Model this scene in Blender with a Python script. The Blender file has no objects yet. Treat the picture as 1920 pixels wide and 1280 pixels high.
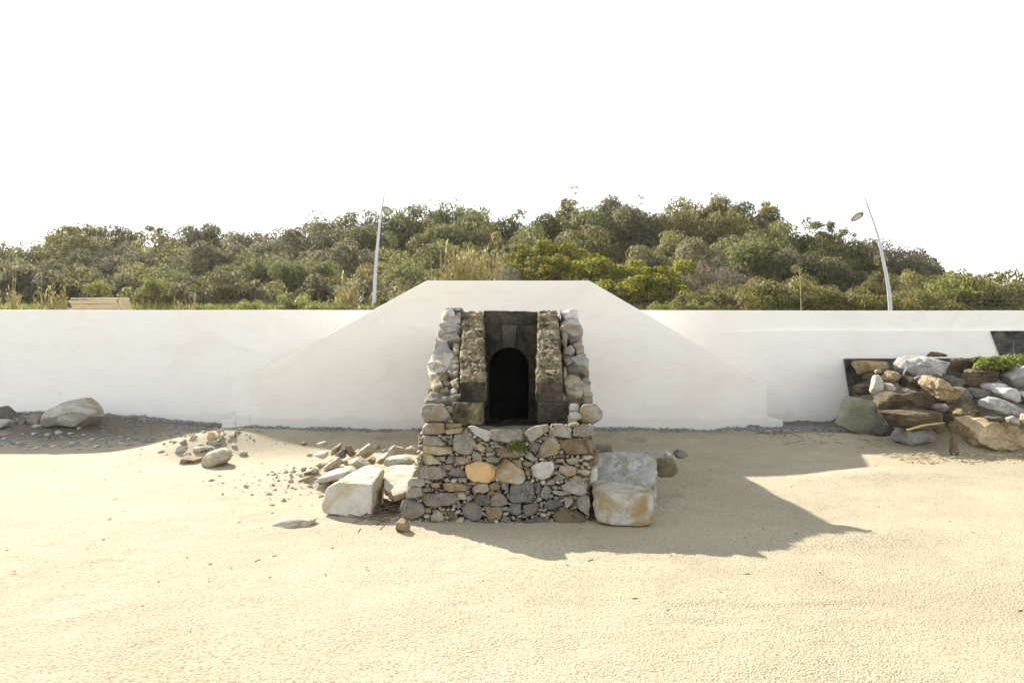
import bpy, bmesh, math, random
import numpy as np
from mathutils import Vector, noise as mnoise, Matrix
random.seed(7); np.random.seed(7)
scene = bpy.context.scene
COL = scene.collection
PI = math.pi
R = math.radians

# ------------------------------------------------------------------ camera, sky, sun, exposure
F = 1493.3          # focal length in pixels of the 1920 px wide photograph (28 mm on 36 mm)
EYE = 1.6
cam_d = bpy.data.cameras.new('camera'); cam = bpy.data.objects.new('camera', cam_d); COL.objects.link(cam)
cam.location = (0, 0, EYE); cam.rotation_euler = (R(90), 0, 0)
cam_d.lens = 28; cam_d.sensor_width = 36; cam_d.clip_start = 0.1; cam_d.clip_end = 3000
scene.camera = cam

SUN_DIR = Vector((-1.08, 1.85, 1.0)).normalized()     # towards the sun
elev = math.asin(SUN_DIR.z); azim = math.atan2(SUN_DIR.x, SUN_DIR.y)
world = bpy.data.worlds.new('World'); scene.world = world; world.use_nodes = True
wn = world.node_tree; wn.nodes.clear()
sky = wn.nodes.new('ShaderNodeTexSky'); sky.sky_type = 'NISHITA'; sky.sun_disc = False
sky.sun_elevation = elev; sky.sun_rotation = azim
sky.air_density = 0.75; sky.dust_density = 0.2; sky.ozone_density = 1.0
bg = wn.nodes.new('ShaderNodeBackground'); bg.inputs['Strength'].default_value = 0.115
wo = wn.nodes.new('ShaderNodeOutputWorld')
hz_ = wn.nodes.new('ShaderNodeHueSaturation'); hz_.inputs['Saturation'].default_value = 0.25     # pale, hazy seaside sky
wn.links.new(sky.outputs[0], hz_.inputs['Color']); wn.links.new(hz_.outputs[0], bg.inputs[0]); wn.links.new(bg.outputs[0], wo.inputs[0])
sd = bpy.data.lights.new('sun', 'SUN'); sd.energy = 3.9; sd.angle = R(0.5); sd.color = (1.0, 0.93, 0.82)
so = bpy.data.objects.new('sun', sd); COL.objects.link(so)
so.location = SUN_DIR * 60
so.rotation_euler = (-SUN_DIR).to_track_quat('-Z', 'Y').to_euler()
vs = scene.view_settings
vs.view_transform = 'Standard'; vs.look = 'None'; vs.gamma = 1.0; vs.use_curve_mapping = False
vs.exposure = 1.83
scene.cycles.max_bounces = 8; scene.cycles.diffuse_bounces = 5; scene.cycles.transmission_bounces = 4
scene.cycles.use_denoising = True

# ------------------------------------------------------------------ helpers
def W(px, py, D):
    return Vector(((px - 960) / F * D, D, EYE - (py - 640) / F * D))
def tag(o, label=None, cat=None, group=None, kind=None):
    if label: o['label'] = label
    if cat: o['category'] = cat
    if group: o['group'] = group
    if kind: o['kind'] = kind
    return o
def empty(name, loc, label=None, cat=None, group=None):
    o = bpy.data.objects.new(name, None); COL.objects.link(o); o.location = loc
    o.empty_display_size = 0.2
    return tag(o, label, cat, group)
def link(name, me, mat=None, parent=None):
    o = bpy.data.objects.new(name, me); COL.objects.link(o)
    if mat is not None and len(me.materials) == 0: me.materials.append(mat)
    if parent is not None:
        o.parent = parent
        o.matrix_parent_inverse = Matrix.Translation(-parent.location)
    return o
def finish(me, smooth=True, sharp=None):
    if smooth:
        me.polygons.foreach_set('use_smooth', np.ones(len(me.polygons), dtype=bool))
        if sharp: me.set_sharp_from_angle(angle=R(sharp))
    me.update()
    return me
def pydata(name, v, f, smooth=True, sharp=None):
    me = bpy.data.meshes.new(name); me.from_pydata([tuple(a) for a in v], [], f)
    return finish(me, smooth, sharp)
def quads_mesh(name, V, nper=4):
    """V (n*nper,3) -> mesh of n separate polygons, fast"""
    V = np.asarray(V, dtype=np.float32); n = len(V) // nper
    me = bpy.data.meshes.new(name)
    me.vertices.add(len(V)); me.vertices.foreach_set('co', V.ravel())
    me.loops.add(n * nper); me.loops.foreach_set('vertex_index', np.arange(n * nper, dtype=np.int32))
    me.polygons.add(n)
    me.polygons.foreach_set('loop_start', np.arange(0, n * nper, nper, dtype=np.int32))
    me.update(calc_edges=True); me.validate()
    return me
def grid_mesh(name, X, Y, Z):
    ny, nx = X.shape
    V = np.stack([X, Y, Z], -1).reshape(-1, 3).astype(np.float32)
    i = np.arange(ny - 1)[:, None] * nx + np.arange(nx - 1)[None, :]
    Fq = np.stack([i, i + 1, i + nx + 1, i + nx], -1).reshape(-1, 4).astype(np.int32)
    me = bpy.data.meshes.new(name)
    me.vertices.add(len(V)); me.vertices.foreach_set('co', V.ravel())
    me.loops.add(Fq.size); me.loops.foreach_set('vertex_index', Fq.ravel())
    me.polygons.add(len(Fq)); me.polygons.foreach_set('loop_start', np.arange(0, Fq.size, 4, dtype=np.int32))
    me.update(calc_edges=True)
    return finish(me)
def _h(ix, iy, s):
    n = (ix.astype(np.int64) * 374761393 + iy.astype(np.int64) * 668265263 + s * 1442695041) & 0xffffffff
    n = ((n ^ (n >> 13)) * 1274126177) & 0xffffffff
    n = (n ^ (n >> 16)) & 0xffffffff
    return n / 4294967295.0
def vn(x, y, s=0):
    ix = np.floor(x); iy = np.floor(y); fx = x - ix; fy = y - iy
    fx = fx * fx * (3 - 2 * fx); fy = fy * fy * (3 - 2 * fy)
    a = _h(ix, iy, s); b = _h(ix + 1, iy, s); c = _h(ix, iy + 1, s); d = _h(ix + 1, iy + 1, s)
    return (a * (1 - fx) + b * fx) * (1 - fy) + (c * (1 - fx) + d * fx) * fy - 0.5
def fbm(x, y, s=0, oc=3):
    t = 0; a = 1.0
    for k in range(oc):
        t = t + a * vn(x * 2 ** k, y * 2 ** k, s + k * 17); a *= 0.5
    return t
def sstep(a, b, x):
    t = np.clip((x - a) / (b - a), 0, 1); return t * t * (3 - 2 * t)

# ------------------------------------------------------------------ materials
MATS = {}
def newmat(name):
    m = bpy.data.materials.new(name); m.use_nodes = True
    nt = m.node_tree; nt.nodes.clear()
    out = nt.nodes.new('ShaderNodeOutputMaterial'); b = nt.nodes.new('ShaderNodeBsdfPrincipled')
    nt.links.new(b.outputs[0], out.inputs[0])
    MATS[name] = m
    return m, nt, b, out
def N(nt, typ, **kw):
    n = nt.nodes.new(typ)
    for k, v in kw.items():
        if hasattr(n, k): setattr(n, k, v)
        else: n.inputs[k].default_value = v
    return n
def ramp(nt, src, stops):
    r = nt.nodes.new('ShaderNodeValToRGB'); e = r.color_ramp.elements
    while len(e) > 1: e.remove(e[-1])
    e[0].position = stops[0][0]; e[0].color = (*stops[0][1], 1)
    for p, c in stops[1:]:
        x = e.new(p); x.color = (*c, 1)
    nt.links.new(src, r.inputs[0]); return r
def g3(v): return (v, v, v)
def mix(nt, fac, a, b, mode='MIX'):
    m = nt.nodes.new('ShaderNodeMix'); m.data_type = 'RGBA'; m.blend_type = mode
    for sock, val in ((m.inputs[0], fac), (m.inputs[6], a), (m.inputs[7], b)):
        if hasattr(val, 'is_output'): nt.links.new(val, sock)
        elif isinstance(val, (int, float)): sock.default_value = val
        else: sock.default_value = (*val, 1)
    return m.outputs[2]
def coords(nt):
    """object coordinates shifted by a random amount per object"""
    tc = nt.nodes.new('ShaderNodeTexCoord'); oi = nt.nodes.new('ShaderNodeObjectInfo')
    sc = N(nt, 'ShaderNodeVectorMath', operation='SCALE'); sc.inputs[0].default_value = (37.1, 11.3, 23.7)
    nt.links.new(oi.outputs['Random'], sc.inputs['Scale'])
    ad = N(nt, 'ShaderNodeVectorMath', operation='ADD')
    nt.links.new(tc.outputs['Object'], ad.inputs[0]); nt.links.new(sc.outputs[0], ad.inputs[1])
    return ad.outputs[0], oi
def noise(nt, vec, scale, detail=4, rough=0.6, dist=0.0):
    n = N(nt, 'ShaderNodeTexNoise'); n.inputs['Scale'].default_value = scale
    n.inputs['Detail'].default_value = detail; n.inputs['Roughness'].default_value = rough
    n.inputs['Distortion'].default_value = dist
    nt.links.new(vec, n.inputs['Vector']); return n.outputs[0]
def bump(nt, b, height, strength, dist, prev=None):
    n = nt.nodes.new('ShaderNodeBump'); n.inputs['Strength'].default_value = strength; n.inputs['Distance'].default_value = dist
    nt.links.new(height, n.inputs['Height'])
    if prev is not None: nt.links.new(prev, n.inputs['Normal'])
    nt.links.new(n.outputs[0], b.inputs['Normal']); return n.outputs[0]
def rockmat(name, c1, c2, c3, sc=6.0, stain=None, stain_amt=0.4, pit=0.0, bmp=0.6, lay=0.0, var=0.25):
    """stone: c1/c2 broad mottling, c3 lichen-like specks, optional coloured stain, optional pits, optional bedding layers"""
    m, nt, b, out = newmat(name)
    vec, oi = coords(nt)
    n1 = noise(nt, vec, sc, 6, 0.65, 0.3); n2 = noise(nt, vec, sc * 5, 5, 0.7)
    n3 = noise(nt, vec, sc * 0.45, 4, 0.6, 0.6)
    c = ramp(nt, n1, [(0.34, c1), (0.66, c2)]).outputs[0]
    c = mix(nt, ramp(nt, n2, [(0.52, g3(0)), (0.7, g3(1))]).outputs[0], c, c3)
    if stain is not None:
        s = ramp(nt, n3, [(0.62 - stain_amt * 0.35, g3(0)), (0.75 - stain_amt * 0.3, g3(1))]).outputs[0]
        c = mix(nt, s, c, stain)
    if lay:
        mp = nt.nodes.new('ShaderNodeMapping'); mp.inputs['Scale'].default_value = (0.25, 0.25, 3.0)
        mp.inputs['Rotation'].default_value = (0.1, 0.12, 0)
        nt.links.new(vec, mp.inputs[0]); nl = noise(nt, mp.outputs[0], sc * 2.2, 5, 0.65, 0.4)
        c = mix(nt, ramp(nt, nl, [(0.35, g3(lay)), (0.55, g3(0))]).outputs[0], c, tuple(x * 0.45 for x in c1))
    # brightness per stone
    mr = N(nt, 'ShaderNodeMapRange'); mr.inputs[3].default_value = 1 - var; mr.inputs[4].default_value = 1 + var
    nt.links.new(oi.outputs['Random'], mr.inputs[0])
    hs = nt.nodes.new('ShaderNodeHueSaturation'); nt.links.new(mr.outputs[0], hs.inputs['Value']); nt.links.new(c, hs.inputs['Color'])
    nt.links.new(hs.outputs[0], b.inputs['Base Color'])
    b.inputs['Roughness'].default_value = 0.9; b.inputs['Specular IOR Level'].default_value = 0.25
    nb = bump(nt, b, n1, bmp, 0.05)
    nb = bump(nt, b, n2, bmp, 0.02, nb)
    if lay: nb = bump(nt, b, nl, bmp, 0.05, nb)
    if pit:
        vz = N(nt, 'ShaderNodeTexVoronoi'); vz.inputs['Scale'].default_value = sc * 6
        wv = N(nt, 'ShaderNodeVectorMath', operation='ADD')
        nn = N(nt, 'ShaderNodeTexNoise'); nn.inputs['Scale'].default_value = sc * 4; nt.links.new(vec, nn.inputs['Vector'])
        sc2 = N(nt, 'ShaderNodeVectorMath', operation='SCALE'); sc2.inputs['Scale'].default_value = 0.1
        nt.links.new(nn.outputs['Color'], sc2.inputs[0])
        nt.links.new(vec, wv.inputs[0]); nt.links.new(sc2.outputs[0], wv.inputs[1]); nt.links.new(wv.outputs[0], vz.inputs['Vector'])
        pr = ramp(nt, vz.outputs['Distance'], [(0.12, g3(0)), (0.4, g3(1))]).outputs[0]
        bump(nt, b, pr, pit, 0.03, nb)
    return m

rockmat('grey_limestone', (0.19, 0.168, 0.13), (0.40, 0.36, 0.285), (0.50, 0.465, 0.39), 11, stain=(0.33, 0.245, 0.13), stain_amt=0.35, bmp=1.0)
rockmat('dark_limestone', (0.105, 0.095, 0.082), (0.235, 0.212, 0.178), (0.34, 0.31, 0.26), 11, stain=(0.22, 0.17, 0.10), stain_amt=0.25, bmp=1.0)
rockmat('tan_limestone', (0.27, 0.21, 0.13), (0.46, 0.39, 0.27), (0.54, 0.49, 0.40), 10, stain=(0.34, 0.235, 0.10), stain_amt=0.4, bmp=1.0)
rockmat('white_limestone', (0.36, 0.335, 0.275), (0.52, 0.495, 0.43), (0.57, 0.55, 0.50), 8, stain=(0.36, 0.28, 0.16), stain_amt=0.3, bmp=0.9)
rockmat('quarry_white', (0.46, 0.42, 0.32), (0.60, 0.56, 0.46), (0.64, 0.61, 0.54), 5, stain=(0.46, 0.34, 0.17), stain_amt=0.28, var=0.06, bmp=0.8)
rockmat('quarry_ochre', (0.38, 0.35, 0.27), (0.52, 0.49, 0.40), (0.55, 0.53, 0.48), 8, stain=(0.34, 0.225, 0.085), stain_amt=0.36, var=0.05, bmp=1.0)
rockmat('quarry_grey', (0.35, 0.335, 0.295), (0.57, 0.55, 0.50), (0.64, 0.625, 0.58), 9, stain=(0.34, 0.305, 0.18), stain_amt=0.35, var=0.06, bmp=1.0)
rockmat('orange_stone', (0.46, 0.28, 0.10), (0.58, 0.38, 0.17), (0.55, 0.42, 0.25), 7, stain=(0.28, 0.15, 0.05), stain_amt=0.15, var=0.1)
rockmat('brown_stone', (0.17, 0.12, 0.065), (0.30, 0.21, 0.115), (0.36, 0.28, 0.18), 8, stain=(0.10, 0.07, 0.04), stain_amt=0.35)
rockmat('earthy_stone', (0.12, 0.10, 0.06), (0.24, 0.20, 0.12), (0.30, 0.24, 0.12), 16, stain=(0.23, 0.175, 0.07), stain_amt=0.4, pit=0.6)
rockmat('straw_clod', (0.20, 0.165, 0.10), (0.38, 0.32, 0.20), (0.46, 0.40, 0.28), 18, stain=(0.24, 0.20, 0.09), stain_amt=0.3, pit=0.6, bmp=1.0)
rockmat('dusty_stone', (0.36, 0.31, 0.215), (0.54, 0.48, 0.36), (0.60, 0.55, 0.45), 8, stain=(0.44, 0.34, 0.19), stain_amt=0.35, bmp=1.0, var=0.12)
rockmat('tufa_grey', (0.075, 0.064, 0.045), (0.14, 0.12, 0.085), (0.10, 0.08, 0.05), 9, stain=(0.06, 0.05, 0.035), stain_amt=0.3, pit=0.4, var=0.05)
rockmat('tufa', (0.25, 0.19, 0.10), (0.56, 0.46, 0.27), (0.07, 0.05, 0.027), 13, stain=(0.10, 0.075, 0.04), stain_amt=0.42, pit=1.0, bmp=1.0, var=0.1)
rockmat('tufa_dark', (0.04, 0.034, 0.025), (0.125, 0.104, 0.072), (0.17, 0.14, 0.09), 10, stain=(0.03, 0.026, 0.02), stain_amt=0.35, pit=0.6, bmp=1.0, var=0.12)  # one dark tone; on the pilaster front slabs it serves as painted shade
rockmat('pile_brown', (0.13, 0.095, 0.05), (0.27, 0.205, 0.115), (0.33, 0.27, 0.17), 5, stain=(0.07, 0.052, 0.032), stain_amt=0.45, lay=0.8, pit=0.6, bmp=1.0)
rockmat('pile_tan', (0.24, 0.175, 0.085), (0.42, 0.33, 0.19), (0.50, 0.44, 0.31), 5, stain=(0.22, 0.14, 0.055), stain_amt=0.4, pit=0.5, bmp=1.0)
rockmat('pile_grey', (0.30, 0.285, 0.255), (0.50, 0.48, 0.45), (0.60, 0.585, 0.55), 6, stain=(0.27, 0.235, 0.19), stain_amt=0.4, bmp=1.0)
rockmat('pale_green_stone', (0.29, 0.275, 0.20), (0.40, 0.385, 0.295), (0.43, 0.415, 0.34), 5, stain=(0.27, 0.265, 0.14), stain_amt=0.25, var=0.05, bmp=0.9)
rockmat('pink_stone', (0.52, 0.42, 0.38), (0.64, 0.57, 0.53), (0.66, 0.62, 0.6), 8, var=0.05)
rockmat('mortar', (0.19, 0.145, 0.075), (0.32, 0.245, 0.135), (0.31, 0.26, 0.18), 10, stain=(0.10, 0.08, 0.045), stain_amt=0.45, pit=0.5, bmp=1.0, var=0.0)
rockmat('dark_concrete', (0.06, 0.058, 0.052), (0.16, 0.152, 0.135), (0.21, 0.20, 0.18), 5, stain=(0.045, 0.042, 0.036), stain_amt=0.35, pit=0.5, lay=0.5, bmp=1.0, var=0.05)
rockmat('cement_rubble', (0.20, 0.20, 0.195), (0.34, 0.335, 0.32), (0.5, 0.49, 0.47), 10)
rockmat('pebble_white', (0.42, 0.40, 0.36), (0.58, 0.56, 0.52), (0.6, 0.58, 0.55), 10)
rockmat('driftwood', (0.16, 0.11, 0.075), (0.30, 0.215, 0.15), (0.38, 0.30, 0.22), 10, lay=0.5)

def filler():
    m, nt, b, out = newmat('filler_stone')
    ge = nt.nodes.new('ShaderNodeNewGeometry'); vec, oi = coords(nt); n1 = noise(nt, vec, 30, 5, .7)
    c = ramp(nt, ge.outputs['Random Per Island'], [(0, (.15, .13, .10)), (.4, (.28, .24, .18)), (.7, (.38, .32, .22)), (1, (.46, .43, .37))]).outputs[0]
    c = mix(nt, ramp(nt, n1, [(.45, g3(0)), (.65, g3(.5))]).outputs[0], c, (.16, .12, .07))
    nt.links.new(c, b.inputs['Base Color']); b.inputs['Roughness'].default_value = .9; bump(nt, b, n1, .6, .02)
filler()
def simple(name, col, rough=0.6, spec=0.3, metal=0.0, nscale=None, namt=0.15, bmp=0.0):
    m, nt, b, out = newmat(name)
    b.inputs['Roughness'].default_value = rough; b.inputs['Specular IOR Level'].default_value = spec
    b.inputs['Metallic'].default_value = metal
    if nscale:
        vec, oi = coords(nt); n1 = noise(nt, vec, nscale, 5, 0.6)
        c = ramp(nt, n1, [(0.3, tuple(x * (1 - namt) for x in col)), (0.7, tuple(min(1, x * (1 + namt)) for x in col))]).outputs[0]
        nt.links.new(c, b.inputs['Base Color'])
        if bmp: bump(nt, b, n1, bmp, 0.02)
    else: b.inputs['Base Color'].default_value = (*col, 1)
    return m
simple('tunnel_shade', (0.016, 0.014, 0.011), 1.0, 0.05, nscale=5, namt=0.3)  # near-black colour that paints in the darkness of the deep tunnel
simple('lamp_white', (0.50, 0.50, 0.515), 0.35, 0.5, nscale=3, namt=0.06)
simple('lamp_rim', (0.42, 0.38, 0.24), 0.4, 0.5)
simple('lamp_diffuser', (0.85, 0.82, 0.72), 0.5, 0.5)
simple('cane_yellow', (0.40, 0.31, 0.13), 0.7, 0.2, nscale=9)
simple('straw', (0.42, 0.34, 0.19), 0.8, 0.1, nscale=4, namt=0.3)
simple('twig_brown', (0.14, 0.105, 0.07), 0.9, 0.1, nscale=4, namt=0.3)
simple('twig_grey', (0.21, 0.18, 0.135), 0.9, 0.1, nscale=4, namt=0.3)
simple('bark', (0.13, 0.105, 0.078), 0.9, 0.1, nscale=6, namt=0.3, bmp=0.4)
simple('rust', (0.16, 0.085, 0.05), 0.8, 0.2, nscale=12, namt=0.3)
simple('wire', (0.2, 0.19, 0.17), 0.5, 0.4, 0.6)
simple('strip_grey', (0.40, 0.40, 0.45), 0.6, 0.3)
simple('asphalt', (0.07, 0.07, 0.068), 0.9, 0.2, nscale=40, namt=0.3)

def wood():
    m, nt, b, out = newmat('crate_wood')
    vec, oi = coords(nt)
    mp = nt.nodes.new('ShaderNodeMapping'); mp.inputs['Scale'].default_value = (0.6, 8, 8); nt.links.new(vec, mp.inputs[0])
    n1 = noise(nt, mp.outputs[0], 5, 5, 0.6, 0.5)
    c = ramp(nt, n1, [(0.3, (0.48, 0.36, 0.19)), (0.7, (0.68, 0.54, 0.32))]).outputs[0]
    nt.links.new(c, b.inputs['Base Color']); b.inputs['Roughness'].default_value = 0.8
    bump(nt, b, n1, 0.4, 0.01)
wood()
simple('crate_block', (0.62, 0.58, 0.52), 0.8, 0.2, nscale=8)

def whitewash(name='whitewash', tint=(1, 1, 1)):
    m, nt, b, out = newmat(name)
    tc = nt.nodes.new('ShaderNodeTexCoord'); vec = tc.outputs['Object']
    n1 = noise(nt, vec, 0.55, 5, 0.55, 0.4); n2 = noise(nt, vec, 30, 4, 0.6)
    n3 = noise(nt, vec, 1.6, 6, 0.65, 0.8)
    c = ramp(nt, n1, [(0.3, (0.82, 0.775, 0.705)), (0.5, (0.86, 0.825, 0.75)), (0.7, (0.85, 0.83, 0.77))]).outputs[0]
    c = mix(nt, ramp(nt, n3, [(0.56, g3(0)), (0.72, g3(0.35))]).outputs[0], c, (0.76, 0.69, 0.61))
    # greyer tone towards the foot of the wall
    sx = nt.nodes.new('ShaderNodeSeparateXYZ'); nt.links.new(vec, sx.inputs[0])
    ad = N(nt, 'ShaderNodeMath', operation='MULTIPLY_ADD'); nt.links.new(n3, ad.inputs[0]); ad.inputs[1].default_value = -0.35
    nt.links.new(sx.outputs[2], ad.inputs[2])
    d = ramp(nt, ad.outputs[0], [(-0.05, g3(0.22)), (0.06, g3(0.0))]).outputs[0]
    c = mix(nt, d, c, (0.50, 0.48, 0.43))
    mpw = nt.nodes.new('ShaderNodeMapping'); mpw.inputs['Scale'].default_value = (1.0, 1.0, 2.6); nt.links.new(vec, mpw.inputs[0])
    nw = noise(nt, mpw.outputs[0], 1.1, 7, 0.7, 1.2)
    c = mix(nt, ramp(nt, nw, [(0.50, g3(0)), (0.66, g3(0.30))]).outputs[0], c, (0.72, 0.655, 0.58))
    c = mix(nt, ramp(nt, nw, [(0.30, g3(0.5)), (0.42, g3(0))]).outputs[0], c, (0.76, 0.765, 0.735))
    vo = N(nt, 'ShaderNodeTexVoronoi'); vo.inputs['Scale'].default_value = 1.7; nt.links.new(vec, vo.inputs['Vector'])
    sp = ramp(nt, vo.outputs['Distance'], [(0.016, g3(0.6)), (0.03, g3(0))]).outputs[0]
    c = mix(nt, sp, c, (0.25, 0.2, 0.15))
    c = mix(nt, 1.0, c, tint, 'MULTIPLY')
    nt.links.new(c, b.inputs['Base Color']); b.inputs['Roughness'].default_value = 0.85; b.inputs['Specular IOR Level'].default_value = 0.2
    nb = bump(nt, b, n2, 0.25, 0.01); bump(nt, b, n3, 0.2, 0.03, nb)
whitewash(); whitewash('whitewash_warm', (1.0, 0.98, 0.955))

def sandmat():
    m, nt, b, out = newmat('sand')
    tc = nt.nodes.new('ShaderNodeTexCoord'); vec = tc.outputs['Object']
    nA = noise(nt, vec, 0.35, 5, 0.6, 0.5); nB = noise(nt, vec, 2.5, 6, 0.65, 0.4)
    nC = noise(nt, vec, 55, 3, 0.6); nD = noise(nt, vec, 140, 2, 0.6); nE = noise(nt, vec, 14, 5, 0.6, 0.5)
    c = ramp(nt, nA, [(0.32, (0.381, 0.332, 0.231)), (0.5, (0.422, 0.374, 0.259)), (0.68, (0.466, 0.416, 0.298))]).outputs[0]
    c = mix(nt, ramp(nt, nB, [(0.3, g3(0.5)), (0.55, g3(0))]).outputs[0], c, (0.353, 0.300, 0.199))
    c = mix(nt, ramp(nt, nC, [(0.36, g3(0.75)), (0.5, g3(0))]).outputs[0], c, (0.212, 0.172, 0.108))
    c = mix(nt, ramp(nt, nD, [(0.60, g3(0)), (0.72, g3(0.6))]).outputs[0], c, (0.564, 0.510, 0.388))
    # grey-brown earth on the banks at the foot of the wall (vertex mask)
    at = nt.nodes.new('ShaderNodeAttribute'); at.attribute_name = 'earth'
    ea = ramp(nt, nE, [(0.3, (0.130, 0.111, 0.081)), (0.6, (0.189, 0.159, 0.117)), (0.75, (0.260, 0.227, 0.182))]).outputs[0]
    c = mix(nt, at.outputs['Fac'], c, ea)
    nt.links.new(c, b.inputs['Base Color']); b.inputs['Roughness'].default_value = 0.95; b.inputs['Specular IOR Level'].default_value = 0.1
    nb = bump(nt, b, nE, 0.18, 0.02)
    vo = N(nt, 'ShaderNodeTexVoronoi'); vo.inputs['Scale'].default_value = 85; vo.inputs['Randomness'].default_value = 1.0; nt.links.new(vec, vo.inputs['Vector'])
    pm = ramp(nt, noise(nt, vec, 0.9, 4, 0.6, 0.5), [(0.30, g3(0.35)), (0.62, g3(1))]).outputs[0]
    vh = N(nt, 'ShaderNodeMath', operation='MULTIPLY'); nt.links.new(vo.outputs['Distance'], vh.inputs[0]); nt.links.new(pm, vh.inputs[1])
    nb = bump(nt, b, vh.outputs[0], 0.6, 0.012, nb)
    ch = N(nt, 'ShaderNodeMath', operation='MULTIPLY'); nt.links.new(nC, ch.inputs[0]); nt.links.new(pm, ch.inputs[1])
    nb = bump(nt, b, ch.outputs[0], 0.75, 0.013, nb)
    nF = noise(nt, vec, 210, 2, 0.7); bump(nt, b, nF, 0.5, 0.005, nb)
sandmat()
def earthmat():
    m, nt, b, out = newmat('hill_earth')
    tc = nt.nodes.new('ShaderNodeTexCoord'); vec = tc.outputs['Object']
    nA = noise(nt, vec, 0.6, 6, 0.7); nB = noise(nt, vec, 8, 5, 0.7)
    c = ramp(nt, nA, [(0.35, (0.07, 0.06, 0.035)), (0.6, (0.08, 0.09, 0.035))]).outputs[0]
    c = mix(nt, ramp(nt, nB, [(0.5, g3(0)), (0.7, g3(0.6))]).outputs[0], c, (0.14, 0.12, 0.07))
    nt.links.new(c, b.inputs['Base Color']); b.inputs['Roughness'].default_value = 1.0; b.inputs['Specular IOR Level'].default_value = 0.1
    bump(nt, b, nB, 0.8, 0.1)
earthmat()
def leafmat(name, dark, mid, light, trans=0.35, rough=0.6, spec=0.18, extra=None, extra_amt=0.0):
    m, nt, b, out = newmat(name)
    ge = nt.nodes.new('ShaderNodeNewGeometry'); oi = nt.nodes.new('ShaderNodeObjectInfo')
    stops = [(0.0, dark), (0.35, mid), (0.8, light)]
    c = ramp(nt, ge.outputs['Random Per Island'], stops).outputs[0]
    if extra:
        tc = nt.nodes.new('ShaderNodeTexCoord'); nn = noise(nt, tc.outputs['Object'], 1.6, 3, 0.6)
        ad = N(nt, 'ShaderNodeMath', operation='MULTIPLY_ADD'); nt.links.new(ge.outputs['Random Per Island'], ad.inputs[0]); ad.inputs[1].default_value = 0.35
        nt.links.new(nn, ad.inputs[2])
        c = mix(nt, ramp(nt, ad.outputs[0], [(0.82 - extra_amt * 0.3, g3(0)), (0.84 - extra_amt * 0.3, g3(1))]).outputs[0], c, extra)
    mr = N(nt, 'ShaderNodeMapRange'); mr.inputs[3].default_value = 0.8; mr.inputs[4].default_value = 1.2
    nt.links.new(oi.outputs['Random'], mr.inputs[0])
    hs = nt.nodes.new('ShaderNodeHueSaturation'); nt.links.new(mr.outputs[0], hs.inputs['Value']); nt.links.new(c, hs.inputs['Color'])
    nt.links.new(hs.outputs[0], b.inputs['Base Color'])
    b.inputs['Roughness'].default_value = rough; b.inputs['Specular IOR Level'].default_value = spec
    tr = nt.nodes.new('ShaderNodeBsdfTranslucent'); nt.links.new(hs.outputs[0], tr.inputs[0])
    mx = nt.nodes.new('ShaderNodeMixShader'); mx.inputs[0].default_value = trans
    nt.links.new(b.outputs[0], mx.inputs[1]); nt.links.new(tr.outputs[0], mx.inputs[2]); nt.links.new(mx.outputs[0], out.inputs[0])
    return m
leafmat('leaf_olive', (0.085, 0.083, 0.034), (0.165, 0.156, 0.060), (0.30, 0.27, 0.105), 0.55, rough=0.6, spec=0.12)
leafmat('leaf_green', (0.072, 0.085, 0.030), (0.135, 0.150, 0.052), (0.225, 0.225, 0.09), 0.55, rough=0.6, spec=0.12)
leafmat('leaf_grey', (0.095, 0.09, 0.05), (0.16, 0.152, 0.08), (0.25, 0.23, 0.135), 0.55, rough=0.6, spec=0.12)
leafmat('leaf_broom', (0.063, 0.086, 0.014), (0.16, 0.18, 0.027), (0.30, 0.28, 0.045), 0.5, extra=(0.40, 0.30, 0.02), extra_amt=0.12)
leafmat('leaf_scrub', (0.081, 0.086, 0.029), (0.20, 0.185, 0.065), (0.32, 0.28, 0.125), 0.5, extra=(0.3, 0.25, 0.03), extra_amt=0.05)
leafmat('leaf_bright', (0.095, 0.125, 0.024), (0.18, 0.21, 0.042), (0.29, 0.29, 0.085), 0.45)
leafmat('leaf_reed', (0.184, 0.172, 0.052), (0.310, 0.287, 0.092), (0.437, 0.380, 0.172), 0.4)
leafmat('leaf_dry', (0.138, 0.109, 0.069), (0.218, 0.178, 0.115), (0.322, 0.270, 0.184), 0.3)

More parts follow.
